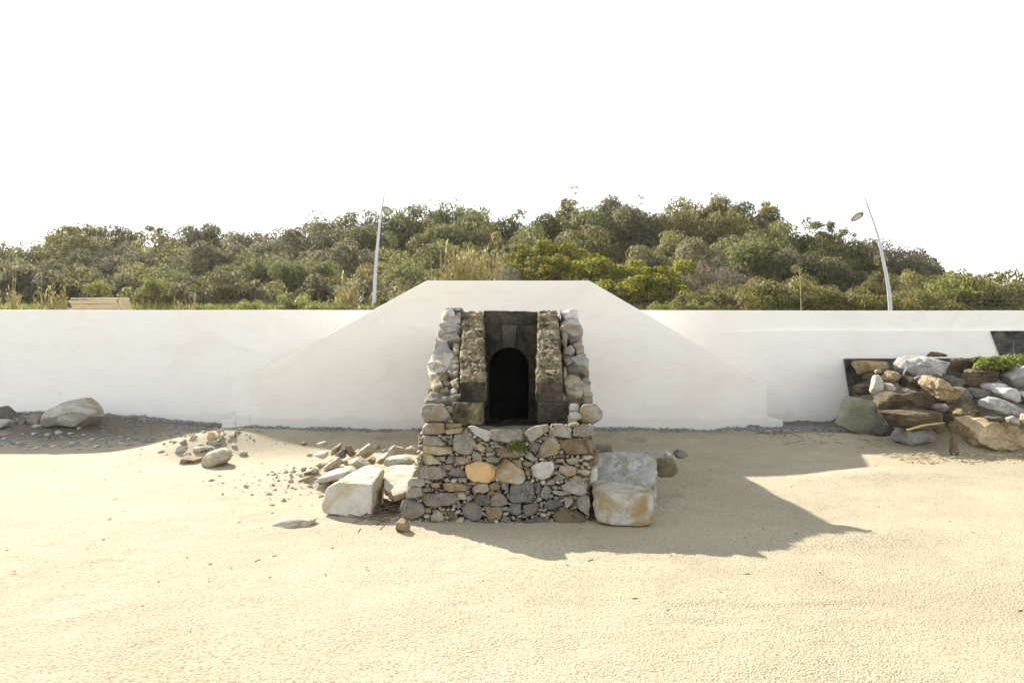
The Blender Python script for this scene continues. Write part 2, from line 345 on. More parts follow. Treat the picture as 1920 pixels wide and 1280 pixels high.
# ------------------------------------------------------------------ ground
def earth_mask(x, y):
    m = sstep(12.3, 13.2, y + 0.35 * fbm(x * 1.5, y * 1.5, 5)) * (1 - sstep(-7.1, -5.2, x)) * 0.95
    m = np.maximum(m, 0.9 * sstep(14.0, 14.8, y + 0.5 * fbm(x * 0.9, y, 9)))
    m = np.maximum(m, 0.8 * sstep(6.0, 6.7, x + 0.3 * fbm(x, y, 3)) * sstep(12.2, 12.9, y))
    return np.clip(m, 0, 1)
def bumpg(x, y, cx, cy, rx, ry, h):
    return h * np.exp(-((x - cx) / rx) ** 2 - ((y - cy) / ry) ** 2)
def gh(x, y):
    x = np.asarray(x, float); y = np.asarray(y, float)
    z = 0.016 * fbm(x * 0.35, y * 0.35, 1, 2)
    z = z + bumpg(x, y, -3.55, 12.2, 1.35, 0.75, 0.24)       # sand heap left of the outlet
    z = z + bumpg(x, y, -4.55, 11.6, 0.85, 0.75, 0.17)         # heap carrying rubble
    z = z + bumpg(x, y, -2.1, 9.3, 0.75, 0.7, 0.10)
    z = z + bumpg(x, y, 5.2, 12.9, 1.6, 0.8, 0.10)            # berm on the right
    z = z + bumpg(x, y, 4.35, 9.45, 0.75, 0.5, 0.09) + bumpg(x, y, 2.75, 6.55, 0.6, 0.35, 0.05)
    z = z + bumpg(x, y, -9, 14.8, 2.6, 1.5, 0.20)             # bank by the left boulders
    z = z + 0.10 * sstep(13.0, 15.2, y) * (0.3 + vn(x * 0.9, y * 0.9, 21))
    z = z + np.clip((np.minimum(y, 13.6) - 11.1) * 0.42 - 0.16, 0, 2) * sstep(6.1, 6.9, x)
    lump = 0.05 * fbm(x * 3.2, y * 3.2, 33, 3) * sstep(11.5, 13, y)
    return z + lump
def micro(x, y):
    a = 0.005 * fbm(x * 5, y * 5, 41, 3)
    d = vn(x * 3.1, y * 3.1, 55); a = a - 0.006 * sstep(0.30, 0.46, d)       # scuffs
    c = vn(x * 55, y * 55, 61) + 0.3 * vn(x * 28, y * 28, 62)
    pt = np.clip(0.55 + 1.6 * fbm(x * 0.7, y * 0.7, 63, 2), 0.1, 1.3)
    a = a + 0.0042 * c * pt
    fp = vn(x * 1.7, y * 2.1, 71) + .5 * vn(x * 4, y * 4, 72); a = a - 0.006 * sstep(0.36, 0.5, fp)
    return a
xs = np.concatenate([-np.geomspace(11.5, 400, 30)[::-1], np.arange(-11, 11.001, 0.0275), np.geomspace(11.5, 400, 30)])
ys = [-300, -150, -70, -30, -12, -5, 0, 2, 2.8, 3.2]; y = 3.4
while y < 15.7: ys.append(y); y += 0.018 + 0.0048 * (y - 3.4)
ys += [15.72]
X, Y = np.meshgrid(xs, np.array(ys))
Z = gh(X, Y) + micro(X, Y)
me = grid_mesh('sand', X, Y, Z)
at = me.attributes.new('earth', 'FLOAT', 'POINT'); at.data.foreach_set('value', earth_mask(X, Y).ravel().astype(np.float32))
sand = link('sand', me, MATS['sand']); tag(sand, 'pale beach sand in front of the white wall', None, None, 'structure')

# hillside: skyline of the wood as a function of photo x
SKX = [-300, 0, 80, 150, 220, 300, 450, 540, 575, 650, 720, 800, 830, 900, 1000, 1030, 1070, 1140, 1240, 1330, 1440, 1480, 1540, 1600, 1650, 1700, 1750, 1800, 1920, 2300]
SKY = [470, 455, 436, 424, 430, 425, 428, 424, 402, 405, 397, 386, 384, 396, 394, 378, 364, 366, 366, 370, 380, 402, 420, 438, 450, 466, 496, 514, 524, 528]
D0, D1 = 25.0, 50.0
def canopy_y(px, D):
    t = np.clip((D - D0) / (D1 - D0), 0, 1) ** 0.75
    return 548 + (np.interp(px, SKX, SKY) - 548) * t
def canopy_z(x, D):
    px = 960 + x / D * F
    return EYE + (640 - canopy_y(px, D)) / F * D
def hz(x, D):
    x = np.asarray(x, float); D = np.asarray(D, float)
    base = 1.9 + 0.74 * sstep(21.0, 25.0, D)
    th = 2.2 + 1.8 * sstep(26, 36, D)
    hill = np.maximum(canopy_z(x, np.clip(D, D0, D1)) - th, base)
    z = base + (hill - base) * sstep(25, 29, D)
    z = z - 0.12 * np.clip(D - 52, 0, 60)
    return z + 0.15 * fbm(x * 0.5, D * 0.5, 77) * sstep(21, 24, D)
hx = np.concatenate([-np.geomspace(42, 500, 12)[::-1], np.arange(-40, 40.1, 0.5), np.geomspace(42, 500, 12)])
hy = np.concatenate([[15.75, 16, 17, 18, 19, 20, 20.5], np.arange(21, 60, 0.5), np.geomspace(62, 700, 14)])
HX, HY = np.meshgrid(hx, hy)
hill = link('hillside', grid_mesh('hillside', HX, HY, hz(HX, HY)), MATS['hill_earth']); tag(hill, 'wooded hillside rising behind the wall', None, None, 'structure')
me = grid_mesh('promenade', *[np.array(a, float) for a in ([[-60, 60], [-60, 60]], [[15.79, 15.79], [20.6, 20.6]], [[1.96, 1.96], [1.96, 1.96]])])
tag(link('promenade', me, MATS['asphalt']), 'promenade behind the white wall', None, None, 'structure')

hm = bpy.data.materials.new('haze'); hm.use_nodes = True; hm.node_tree.nodes.clear()
hv = hm.node_tree.nodes.new('ShaderNodeVolumePrincipled'); ho = hm.node_tree.nodes.new('ShaderNodeOutputMaterial')
hv.inputs['Color'].default_value = (0.97, 0.95, 0.91, 1); hv.inputs['Density'].default_value = 0.00022; hv.inputs['Anisotropy'].default_value = 0.5
hm.node_tree.links.new(hv.outputs[0], ho.inputs['Volume'])
zlo = min(float(hz(HX, HY).min()), float(Z.min())) - 1.0; zhi = max(float(hz(HX, HY).max()) + 4, 15.0)
V = [(x_, y_, z_) for z_ in (zlo, zhi) for x_, y_ in ((-520, -320), (520, -320), (520, 720), (-520, 720))]
haze = link('haze', pydata('haze', V, [(3, 2, 1, 0), (4, 5, 6, 7), (0, 1, 5, 4), (1, 2, 6, 5), (2, 3, 7, 6), (3, 0, 4, 7)], False), hm)
tag(haze, 'thin bright seaside haze', None, None, 'stuff')
# ------------------------------------------------------------------ white wall, stair parapet, concrete
def prism(poly, y0, y1, name, mat, parent=None, bev=0.012, sub=0):
    """polygon [(x,z)] extruded along y"""
    bm = bmesh.new(); n = len(poly)
    a = [bm.verts.new((x, y0, z)) for x, z in poly]; b = [bm.verts.new((x, y1, z)) for x, z in poly]
    bm.faces.new(a); bm.faces.new(b[::-1])
    for i in range(n): bm.faces.new((a[i], b[i], b[(i + 1) % n], a[(i + 1) % n]))
    bmesh.ops.recalc_face_normals(bm, faces=bm.faces)
    if bev: bmesh.ops.bevel(bm, geom=bm.edges[:], offset=bev, segments=2, affect='EDGES', profile=0.5)
    me = bpy.data.meshes.new(name); bm.to_mesh(me); bm.free()
    return link(name, me, mat, parent)
def box(name, x0, x1, y0, y1, z0, z1, mat, parent=None, bev=0.01):
    return prism([(x0, z0), (x1, z0), (x1, z1), (x0, z1)], y0, y1, name, mat, parent, bev)
def XZ(px, py, D):
    v = W(px, py, D); return (v.x, v.z)
DW = 15.4
wall = empty('seawall', (0, DW, 0), 'long low white rendered sea wall running across the beach', 'wall')
zt = EYE + 59.5 / F * DW
ht = [(-26, -0.4), (26, -0.4), (26, zt - 0.02)]
for k in range(30):                                      # slightly uneven top edge
    xk = 25 - k * 50 / 29; ht.append((xk, zt - 0.02 * (xk / 26 + 1) * 0.5 + random.uniform(-0.006, 0.006)))
ht.append((-26, zt))
prism(ht, DW, DW + 0.34, 'wall_face', MATS['whitewash'], wall, 0.015)
# lower course of the right-hand stretch standing a little proud, sloped top
lc_t = XZ(1900, 619, DW - 0.06)[1]; lx = [XZ(px, 0, DW)[0] for px in (1330, 1400, 1480)] + [26]
V = []; th = [0.003, 0.02, 0.06, 0.06]
for x_, t_ in zip(lx, th): V += [(x_, DW - t_, -0.4), (x_, DW - t_, lc_t - 0.015), (x_, DW - t_ * 0.6, lc_t), (x_, DW + 0.02, lc_t)]
Fc = [(4 * k + i, 4 * k + 4 + i, 4 * k + 5 + i, 4 * k + 1 + i) for k in range(3) for i in range(3)]
link('lower_course', pydata('lower_course', V, Fc, False), MATS['whitewash'], wall)

DP = 14.45
stair = empty('stair_parapet', (0, DP, 0), 'white stepped-over stair with sloping trapezoid parapet behind the stone outlet', 'staircase')
pp = [XZ(488, 840, DP), XZ(488, 696, DP), XZ(800, 526, DP), XZ(1105, 526, DP), XZ(1438, 720, DP), XZ(1438, 840, DP)]
prism(pp, DP, DP + 0.22, 'parapet', MATS['whitewash_warm'], stair, 0.012)
def steps(x_first, sgn, tops, name):
    pass
zL = [XZ(0, yy, DP)[1] for yy in (788, 775, 762)]
xl = [XZ(px, 0, DP)[0] for px in (415, 441, 468, 490)]
for k in range(3):
    box('step', xl[k], xl[k + 1] - 0.003 if k < 2 else xl[3] + 0.25, DP + 0.02 + 0.004 * k, DW - 0.07, -0.3, zL[k], MATS['whitewash'], stair, 0.008)
for k in range(3, 14):
    x0 = xl[3] + 0.253 + (k - 3) * 0.272
    box('step', x0, x0 + 0.269, DP + 0.225, DW - 0.07, -0.3, min(zL[2] + (k - 2) * 0.14, 1.96), MATS['whitewash'], stair, 0.006)
xr = [XZ(px, 0, DP)[0] for px in (1436, 1470, 1497)]
zR = [XZ(0, yy, DP)[1] for yy in (788, 802)]
box('step', xr[1], xr[2], DP + 0.02, DW - 0.07, -0.3, zR[1], MATS['whitewash'], stair, 0.012)
box('step', xr[0] + 0.002, xr[1] - 0.003, DP + 0.024, DW - 0.07, -0.3, zR[0], MATS['whitewash'], stair, 0.012)
for k in range(12):
    x1 = xr[0] - 0.003 - k * 0.272
    box('step', x1 - 0.269, x1, DP + 0.225, DW - 0.07, -0.3, min(zR[0] + (k + 1) * 0.14, 1.96), MATS['whitewash'], stair, 0.006)
box('landing', -1.35, 1.35, DP + 0.225, DW - 0.07, 1.5, 1.955, MATS['whitewash'], stair, 0.006)

DC = 15.28
o = prism([XZ(1596, 760, DC), XZ(1583, 672, DC), (26, XZ(0, 668, DC)[1]), (26, -0.3), XZ(1604, 830, DC)], DC, DW - 0.064, 'concrete_wall', MATS['dark_concrete'], None, 0.02)
tag(o, 'dark bare concrete footing with slanted left end behind the rock pile', 'concrete wall')
DC2 = 15.30
o = prism([XZ(1876, 667, DC2), XZ(1858, 620, DC2), (26, XZ(0, 620, DC2)[1]), (26, XZ(0, 667, DC2)[1])], DC2, DW - 0.064, 'concrete_wall', MATS['dark_concrete'], None, 0.02)
tag(o, 'upper dark concrete panel with slanted edge above the green weeds', 'concrete wall')

# ------------------------------------------------------------------ rocks
def resample(poly, n, smooth):
    P = np.array(poly, float)
    for _ in range(smooth):
        Q = np.roll(P, -1, 0); P = np.stack([0.93 * P + 0.07 * Q, 0.07 * P + 0.93 * Q], 1).reshape(-1, 2)
    Q = np.roll(P, -1, 0); L = np.hypot(*(Q - P).T); s = np.concatenate([[0], np.cumsum(L)])
    t = np.linspace(0, s[-1], n, endpoint=False)
    PX = np.append(P[:, 0], P[0, 0]); PY = np.append(P[:, 1], P[0, 1])
    return np.stack([np.interp(t, s, PX), np.interp(t, s, PY)], 1)
def nz(v, f, seed):
    return mnoise.noise(Vector((v[0] * f + seed * 3.7, v[1] * f + seed * 1.3, v[2] * f - seed * 2.1)))
def ring_solid(name, rings, c_front, c_back):
    nr = len(rings); n = len(rings[0]); V = [tuple(p) for r in rings for p in r] + [tuple(c_front), tuple(c_back)]
    Fc = []
    for k in range(nr - 1):
        for i in range(n):
            j = (i + 1) % n; Fc.append((k * n + i, (k + 1) * n + i, (k + 1) * n + j, k * n + j))
    for i in range(n):
        j = (i + 1) % n
        Fc.append((nr * n, i, j)); Fc.append((nr * n + 1, (nr - 1) * n + j, (nr - 1) * n + i))
    return V, Fc
SEED = [0]
def boulder(name, poly, D, mat, label, cat='rock', depth=None, group=None, facets=9, rough=0.09, n=40, smooth=1, lift=0.25, p=3.6):
    SEED[0] += 1; sd_ = SEED[0]; rnd = random.Random(sd_)
    pts = resample(poly, n, smooth)
    x = (pts[:, 0] - 960) / F * D; z = EYE - (pts[:, 1] - 640) / F * D
    w = x.max() - x.min(); h = z.max() - z.min(); cx = (x.max() + x.min()) / 2; cz = (z.max() + z.min()) / 2
    if depth is None: depth = 0.55 * (w + h) * 0.9
    rings = []
    ts = [-0.995, -0.96, -0.88, -0.74, -0.56, -0.38, -0.2, 0.0, 0.2, 0.42, 0.62, 0.8, 0.93, 0.99]; facets += 5; rough *= 1.5
    for t in ts:
        s = (1 - abs(t) ** p) ** (1 / p)
        off = lift * h * 0.5 * max(t, -0.3) * (1 if t > 0 else 0.6)
        rings.append([Vector((cx + (a - cx) * s, D + t * depth / 2, cz + (b - cz) * s * (1 - 0.0) + (off if b > cz else 0) * s)) for a, b in zip(x, z)])
    V, Fc = ring_solid(name, rings, (cx, D - depth / 2, cz), (cx, D + depth / 2, cz))
    C = Vector((cx, D, cz)); size = (w + h) / 2
    planes = []
    for _ in range(facets):
        nv = Vector((rnd.gauss(0, 1), rnd.gauss(-0.5, 1), rnd.gauss(0.3, 1))).normalized()
        sup = max((Vector(v) - C).dot(nv) for v in V); planes.append((nv, sup * rnd.uniform(0.64, 0.88)))
    out = []
    for v in V:
        q = Vector(v) - C
        for nv, dd in planes:
            e = q.dot(nv) - dd
            if e > 0: q -= nv * e * 0.97
        k = nz(q, 2.2 / size, sd_) * 0.45 - abs(nz(q, 4.5 / size, sd_ + 9)) * 0.7 + nz(q, 11 / size, sd_ + 5) * 0.3 + nz(q, 24 / size, sd_ + 2) * 0.15 + 0.1
        q += q.normalized() * k * size * rough if q.length > 1e-6 else q * 0
        out.append(q)                      # local coordinates
    me = pydata(name, out, Fc, True, 30)
    o = link(name, me, MATS[mat]); o.location = C
    return tag(o, label, cat, group)
def hullrock(name, pts, mat, label, cat='rock', group=None, cuts=3, rough=0.03, bev=0.03):
    SEED[0] += 1; sd_ = SEED[0]
    P = [Vector(p) for p in pts]; C = sum(P, Vector()) / len(P)
    bm = bmesh.new()
    for p in P: bm.verts.new(p - C)
    r = bmesh.ops.convex_hull(bm, input=bm.verts[:])
    bmesh.ops.delete(bm, geom=[v for v in bm.verts if not v.link_faces], context='VERTS')
    bmesh.ops.dissolve_limit(bm, angle_limit=R(8), verts=bm.verts[:], edges=bm.edges[:])
    bmesh.ops.bevel(bm, geom=bm.edges[:], offset=bev, segments=2, affect='EDGES', profile=0.6, clamp_overlap=True)
    bmesh.ops.triangulate(bm, faces=bm.faces[:])
    for _ in range(cuts):
        le = [e for e in bm.edges if e.calc_length() > 0.035]
        if le: bmesh.ops.subdivide_edges(bm, edges=le, cuts=1)
        bmesh.ops.triangulate(bm, faces=[f for f in bm.faces if len(f.verts) > 3])
    bm.normal_update()
    for v in bm.verts:
        k = nz(v.co, 4, sd_) + 0.7 * nz(v.co, 11, sd_ + 3) - 0.8 * abs(nz(v.co, 17, sd_ + 2)) + 0.45 * nz(v.co, 30, sd_ + 6)
        v.co += v.normal * k * rough
    me = bpy.data.meshes.new(name); bm.to_mesh(me); bm.free(); finish(me, True, 40)
    o = link(name, me, MATS[mat]); o.location = C
    return tag(o, label, cat, group)

def Z3(off, sc):                      # converter from an enlarged view to photo pixels
    return lambda L: [(off[0] + a / sc, off[1] + b / sc) for a, b in L]
z1 = Z3((740, 560), 4.74); z2 = Z3((740, 760), 4.8); z3 = Z3((480, 780), 5.566); z4 = Z3((1080, 800), 6.4)
z5 = Z3((1540, 600), 4.74); z6 = Z3((0, 720), 3.692)
def ground_D(yb, z=0.0): return F * (EYE - z) / (yb - 640)

def rayD(px, py):
    D = 5.0
    while D < 15.2:
        if EYE - (py - 640) / F * D <= float(gh((px - 960) / F * D, D)): return D
        D += 0.05
    return 15.0
# ---- rock pile on the right
GP = 'rocks heaped against the concrete footing'
pile = [
 ([(180,705),(270,690),(315,665),(470,710),(480,810),(550,890),(530,920),(400,1015),(250,985),(115,930),(145,850)], 13.2, 'pale_green_stone', 'pale greenish angular slab leaning at the left end of the rock pile', 0.4, 2, 0.04),
 ([(245,370),(280,360),(620,375),(635,440),(560,470),(300,488),(250,440)], 15.0, 'pile_tan', 'flat tan stone resting highest at the left against the dark concrete', 0.4, 4, 0.05),
 ([(475,482),(495,470),(545,520),(550,650),(430,655),(440,600)], 13.7, 'white_limestone', 'white pointed shard standing upright in the rock pile', 0.2, 3, 0.03),
 ([(475,440),(530,440),(535,468),(480,472)], 13.75, 'tan_limestone', 'tiny square stone perched behind the tip of the white pointed shard', 0.12, 3, 0.04),
 ([(555,560),(630,555),(665,610),(625,645),(555,650)], 13.65, 'white_limestone', 'small white stone right beside the white pointed shard', 0.2, 4, 0.05),
 ([(360,520),(400,490),(460,475),(470,500),(400,535)], 14.5, 'pile_brown', 'small brown stone below the flat tan stone', 0.25, 5, 0.1),
 ([(545,475),(600,455),(660,460),(720,490),(700,545),(640,580),(560,530)], 14.2, 'pile_tan', 'pitted tan rock between white shard and large grey boulder', 0.4, 6, 0.13),
 ([(665,410),(730,345),(880,315),(1060,318),(1160,360),(1145,450),(1075,530),(900,500),(770,490),(700,440)], 14.4, 'pile_grey', 'large pale grey boulder on top of the rock pile', 0.8, 6, 0.08),
 ([(935,300),(970,280),(1060,290),(1140,318),(1060,330),(940,318)], 15.0, 'pile_brown', 'thin dark slab peeking over the large pale grey boulder', 0.3, 5, 0.08),
 ([(1150,340),(1230,330),(1330,370),(1420,420),(1300,450),(1200,480),(1140,460)], 14.7, 'pile_brown', 'dark sloping slab just right of the large pale grey boulder', 0.5, 6, 0.1),
 ([(1210,500),(1300,450),(1420,430),(1500,440),(1575,490),(1570,550),(1440,580),(1250,580)], 14.1, 'pile_brown', 'weathered brown slab directly below the green weeds', 0.6, 6, 0.1),
 ([(690,560),(730,500),(830,510),(940,600),(820,610),(700,600)], 14.0, 'pile_brown', 'dark brown rock wedged under the large pale grey boulder', 0.5, 6, 0.1),
 ([(880,530),(960,500),(1040,510),(1100,580),(1240,610),(1285,650),(1200,700),(1100,740),(1000,700),(930,600)], 13.5, 'pile_tan', 'tan rock pointing right in the middle of the rock pile', 0.7, 6, 0.1),
 ([(480,700),(600,640),(760,640),(900,610),(960,650),(1010,730),(930,790),(700,800),(500,795)], 13.3, 'pile_brown', 'wide pitted brown slab above the long flat slab', 0.7, 6, 0.1),
 ([(285,600),(350,575),(440,580),(480,650),(300,668)], 14.2, 'pile_brown', 'layered brown rock behind the pale greenish slab', 0.4, 5, 0.1),
 ([(510,805),(640,800),(1040,810),(1100,880),(1080,910),(900,940),(720,950),(560,930)], 12.8, 'pile_brown', 'long flat brown slab with a yellow cane lying below it', 0.7, 4, 0.06),
 ([(975,770),(1060,745),(1120,745),(1125,790),(1080,815),(1000,800)], 13.0, 'pile_grey', 'small grey stone sitting on the right end of the long flat slab', 0.3, 5, 0.06),
 ([(645,1050),(690,980),(780,970),(930,950),(1020,1030),(980,1070),(800,1120),(660,1085)], 12.3, 'pile_grey', 'smooth grey boulder at the foot of the pile under the yellow cane', 0.6, 5, 0.05),
 ([(990,960),(1060,945),(1125,985),(1110,1010),(1000,1005)], 12.5, 'pile_tan', 'little tan stone right of the smooth grey boulder', 0.3, 5, 0.06),
 ([(1130,850),(1200,750),(1300,700),(1390,700),(1410,760),(1370,850),(1230,880),(1190,990),(1110,980)], 12.8, 'pile_brown', 'craggy dark brown boulder behind the big tan front boulder', 0.7, 7, 0.13),
 ([(1185,990),(1240,880),(1300,850),(1440,865),(1530,860),(1640,880),(1690,950),(1750,1020),(1760,1110),(1600,1155),(1400,1155),(1250,1110)], 11.9, 'pile_tan', 'biggest ochre boulder at the front foot of the rock pile', 0.9, 8, 0.11),
 ([(1420,700),(1480,660),(1560,690),(1640,730),(1800,790),(1790,830),(1640,860),(1530,840),(1440,790)], 12.8, 'pile_grey', 'long whitish grey boulder sloping right above the big ochre boulder', 0.6, 6, 0.07),
 ([(1540,640),(1600,605),(1700,600),(1755,650),(1755,720),(1690,735),(1600,690)], 13.2, 'pile_grey', 'roundish pale stone on top of the long whitish boulder', 0.45, 5, 0.06),
 ([(1415,600),(1470,565),(1590,560),(1645,590),(1560,640),(1440,615)], 13.7, 'pile_grey', 'flat grey stone between brown slab and roundish pale stone', 0.45, 5, 0.06),
 ([(1610,500),(1680,430),(1760,405),(1880,410),(1900,600),(1700,590),(1620,560)], 13.9, 'pile_grey', 'large pale boulder cut by the picture edge below the weeds', 0.7, 6, 0.07),
 ([(1290,610),(1330,595),(1520,640),(1480,690),(1300,690)], 13.5, 'dark_limestone', 'dark grey rock in the gap left of the roundish pale stone', 0.5, 6, 0.08),
 ([(1640,870),(1700,850),(1750,890),(1750,930),(1690,935)], 12.2, 'white_limestone', 'small white stone right behind the biggest ochre boulder', 0.3, 5, 0.06),
 ([(1760,880),(1800,830),(1870,850),(1860,910),(1780,912)], 12.2, 'pile_tan', 'tan stone at the picture edge beside the small white stone', 0.35, 5, 0.07),
 ([(1715,960),(1790,925),(1870,940),(1860,1020),(1760,1020)], 11.8, 'tan_limestone', 'pale tan stone on the sand right of the biggest ochre boulder', 0.4, 5, 0.07),
 ([(1755,640),(1801,620),(1880,640),(1890,770),(1770,735)], 13.3, 'dark_limestone', 'dark rock at the picture edge right of the roundish pale stone', 0.5, 6, 0.08),
 ([(1070,530),(1130,490),(1215,500),(1255,560),(1240,610),(1110,590)], 14.0, 'dark_limestone', 'dark rock in the hollow right below the large pale grey boulder', 0.5, 6, 0.08),
 ([(440,985),(540,930),(650,950),(660,1030),(520,1035)], 12.9, 'dark_limestone', 'dark stone in shadow under the left end of the long flat slab', 0.5, 5, 0.06),
 ([(1440,860),(1560,850),(1640,880),(1500,900)], 12.5, 'dark_limestone', 'dark stone glimpsed between whitish boulder and big ochre boulder', 0.4, 5, 0.06),
 ([(1130,610),(1290,600),(1320,690),(1280,760),(1150,740)], 13.4, 'dark_limestone', 'dark stone behind the tip of the tan pointing rock', 0.4, 5, 0.06),
 ([(650,600),(830,595),(900,620),(760,650),(640,650)], 13.9, 'dark_limestone', 'dark stone in the gap right of the small white stone', 0.3, 5, 0.06),
 ([(1880,640),(1960,600),(2060,640),(2080,760),(1990,830),(1890,790)], 13.0, 'pile_brown', 'brown boulder of the pile beyond the roundish pale stone', 0.7, 6, 0.08),
 ([(1870,880),(1960,840),(2080,900),(2090,1020),(1960,1060),(1880,1000)], 12.0, 'pile_grey', 'grey boulder at the foot of the pile past the ochre boulder', 0.7, 6, 0.08),
]
for poly, D, mt, lab, dep, fc, rg in pile:
    D = D * .935 if D < 14.9 and 'pale greenish' not in lab else D
    q_ = z5(poly); yb_ = max(b for a, b in q_)
    if yb_ > 808: D = rayD(sum(a for a, b in q_) / len(q_), yb_ - 1) + dep * .22
    boulder('boulder' if len(lab) and ('boulder' in lab.split()[:6]) else 'rock', z5(poly), D, mt, lab, 'rock', dep * 0.9, GP, fc, rg)

# ---- explicit quarry blocks
def q3(a, b, D): p = z3([(a, b)])[0]; return W(p[0], p[1], D)
def q4(a, b, D): p = z4([(a, b)])[0]; return W(p[0], p[1], D)
def drop(v, z): return Vector((v.x, v.y, z))
A = [q3(845,685,7.45), q3(1215,710,7.4), q3(1200,1050,7.25), q3(1080,1060,7.22), q3(690,1018,7.3), q3(668,955,7.35), q3(740,740,7.45), q3(1150,500,8.3), q3(1335,545,8.15), q3(1325,700,8.1)]
A += [drop(A[7], -0.05), drop(A[8], -0.05)]
hullrock('quarry_block', A, 'quarry_white', 'big white cut stone block on the sand left of the stone outlet', 'stone block', None, 4, 0.012, 0.018)
B = [q3(1340,520,8.5), q3(1480,500,8.65), q3(1690,510,8.7), q3(1600,700,8.0), q3(1560,790,7.75), q3(1440,835,7.6), q3(1335,750,7.8)]
B += [b - Vector((0, -0.03, 0.07 + 0.1 * (b.y > 8.3))) for b in B]
hullrock('stone_slab', B, 'quarry_white', 'sunlit white slab wedged between big white block and stone outlet', 'stone slab', None, 4, 0.010, 0.012)
Cc = [q4(320,785,6.98), q4(930,815,6.95), q4(945,890,6.93), q4(935,1165,6.9), q4(690,1205,6.85), q4(420,1180,6.87), q4(250,1130,6.95), q4(175,690,7.3), q4(235,622,7.55), q4(480,645,7.6), q4(820,715,7.45), q4(200,900,7.3)]
Cc += [drop(Cc[8], -0.05), drop(Cc[10], -0.05)]
hullrock('quarry_block', Cc, 'quarry_ochre', 'ochre-stained white block in shadow right of the stone outlet', 'stone block', None, 4, 0.016, 0.03)
Dd = [q4(215,310,8.1), q4(500,280,8.5), q4(870,268,8.6), q4(970,400,8.0), q4(965,830,7.75), q4(230,500,8.0), q4(250,700,7.8), q4(600,300,8.2)]
Dd += [drop(Dd[1], -0.05), drop(Dd[2], -0.05), drop(Dd[4], -0.06), drop(Dd[6], -0.06)]
hullrock('quarry_block', Dd, 'quarry_grey', 'rough grey-white block standing behind the ochre-stained block', 'stone block', None, 4, 0.03, 0.02)

# ---- rubble left of the outlet
GR = 'rubble beside the big white block'
rub = [
 ([(605,395),(680,380),(750,370),(740,420),(710,445)], 10.0, 'white_limestone', 'flat whitish stone at the left tip of the upper rubble', 0.3),
 ([(760,380),(830,320),(900,280),(885,350),(790,415)], 10.0, 'tan_limestone', 'grey shard leaning at the peak of the rubble', 0.25),
 ([(850,425),(900,330),(940,330),(955,420),(900,445)], 9.9, 'dark_limestone', 'dark upright stone between grey shard and brown shard', 0.25),
 ([(935,300),(975,300),(1055,420),(1000,445),(950,380)], 9.9, 'brown_stone', 'brown flat shard leaning at the peak of the rubble', 0.2),
 ([(1040,410),(1080,360),(1160,300),(1240,310),(1250,360),(1180,440),(1080,440)], 9.8, 'dusty_stone', 'tan angular rock at the back right of the rubble peak', 0.4),
 ([(685,545),(850,430),(900,500),(760,575)], 9.3, 'dusty_stone', 'tan brick-shaped stone tilted on the rubble front', 0.3),
 ([(900,460),(960,435),(1020,455),(1010,490),(920,490)], 9.4, 'tan_limestone', 'small grey stone behind the tan brick-shaped stone', 0.25),
 ([(930,490),(1060,430),(1200,490),(1180,505),(1060,545),(960,535)], 9.0, 'dusty_stone', 'broad tan stone just behind the big white block', 0.35),
 ([(1140,450),(1180,425),(1245,450),(1240,500),(1180,485)], 9.2, 'brown_stone', 'small brown stone behind the top of the big white block', 0.25),
 ([(1260,470),(1290,420),(1370,385),(1400,330),(1440,310),(1520,350),(1540,400),(1480,425),(1330,490),(1310,510),(1260,505)], 9.3, 'dusty_stone', 'humped yellowish rock behind the sunlit white slab', 0.5),
 ([(1340,485),(1360,440),(1560,415),(1670,460),(1685,490),(1500,505),(1350,505)], 8.9, 'white_limestone', 'flat pale rock lying along the back of the sunlit white slab', 0.4),
 ([(1560,330),(1620,318),(1720,390),(1700,410),(1640,390)], 9.8, 'tan_limestone', 'thin grey stone on the sand close to the outlet', 0.25),
 ([(590,745),(640,690),(750,680),(750,770),(700,805),(610,795)], 8.6, 'dusty_stone', 'yellowish stone poking out left of the big white block', 0.35),
 ([(480,590),(560,560),(605,570),(570,595)], 9.1, 'dusty_stone', 'lowest little stone at the left foot of the rubble', 0.2),
 ([(600,645),(760,600),(900,560),(1080,520),(1080,560),(900,630),(760,660),(620,690)], 8.7, 'white_limestone', 'long pale slab lying behind the big white block', 0.5),
 ([(125,1192),(180,1110),(380,1050),(640,1085),(660,1115),(480,1155),(250,1185)], 6.98, 'dusty_stone', 'thin pale slab half sunk in the sand before the big block', 0.30),
 ([(1435,1155),(1450,1110),(1500,1085),(1570,1090),(1640,1195),(1600,1210),(1440,1195)], 6.72, 'brown_stone', 'small brown rock alone in front of the outlet corner', 0.16),
 ([(760,460),(840,425),(860,445),(770,480)], 9.7, 'tan_limestone', 'small grey stone in the middle of the rubble', 0.2),
 ([(470,280),(500,262),(530,285),(525,310),(490,305)], 11.3, 'brown_stone', 'lone brown stone on the crest of the sand heap', 0.15),
 ([(415,225),(445,205),(465,232),(430,238)], 12.0, 'white_limestone', 'lone white pebble on the crest of the sand heap', 0.1),
 ([(640,280),(720,265),(750,290),(700,310),(650,305)], 10.8, 'dusty_stone', 'half-buried tan stone behind the rubble peak', 0.25),
]
for poly, D, mt, lab, dep in rub:
    boulder('rock', z3(poly), D, mt, lab, 'rock', dep, GR, 6, 0.07, 30, lift=0.0 if 'sunk' in lab else 0.25)
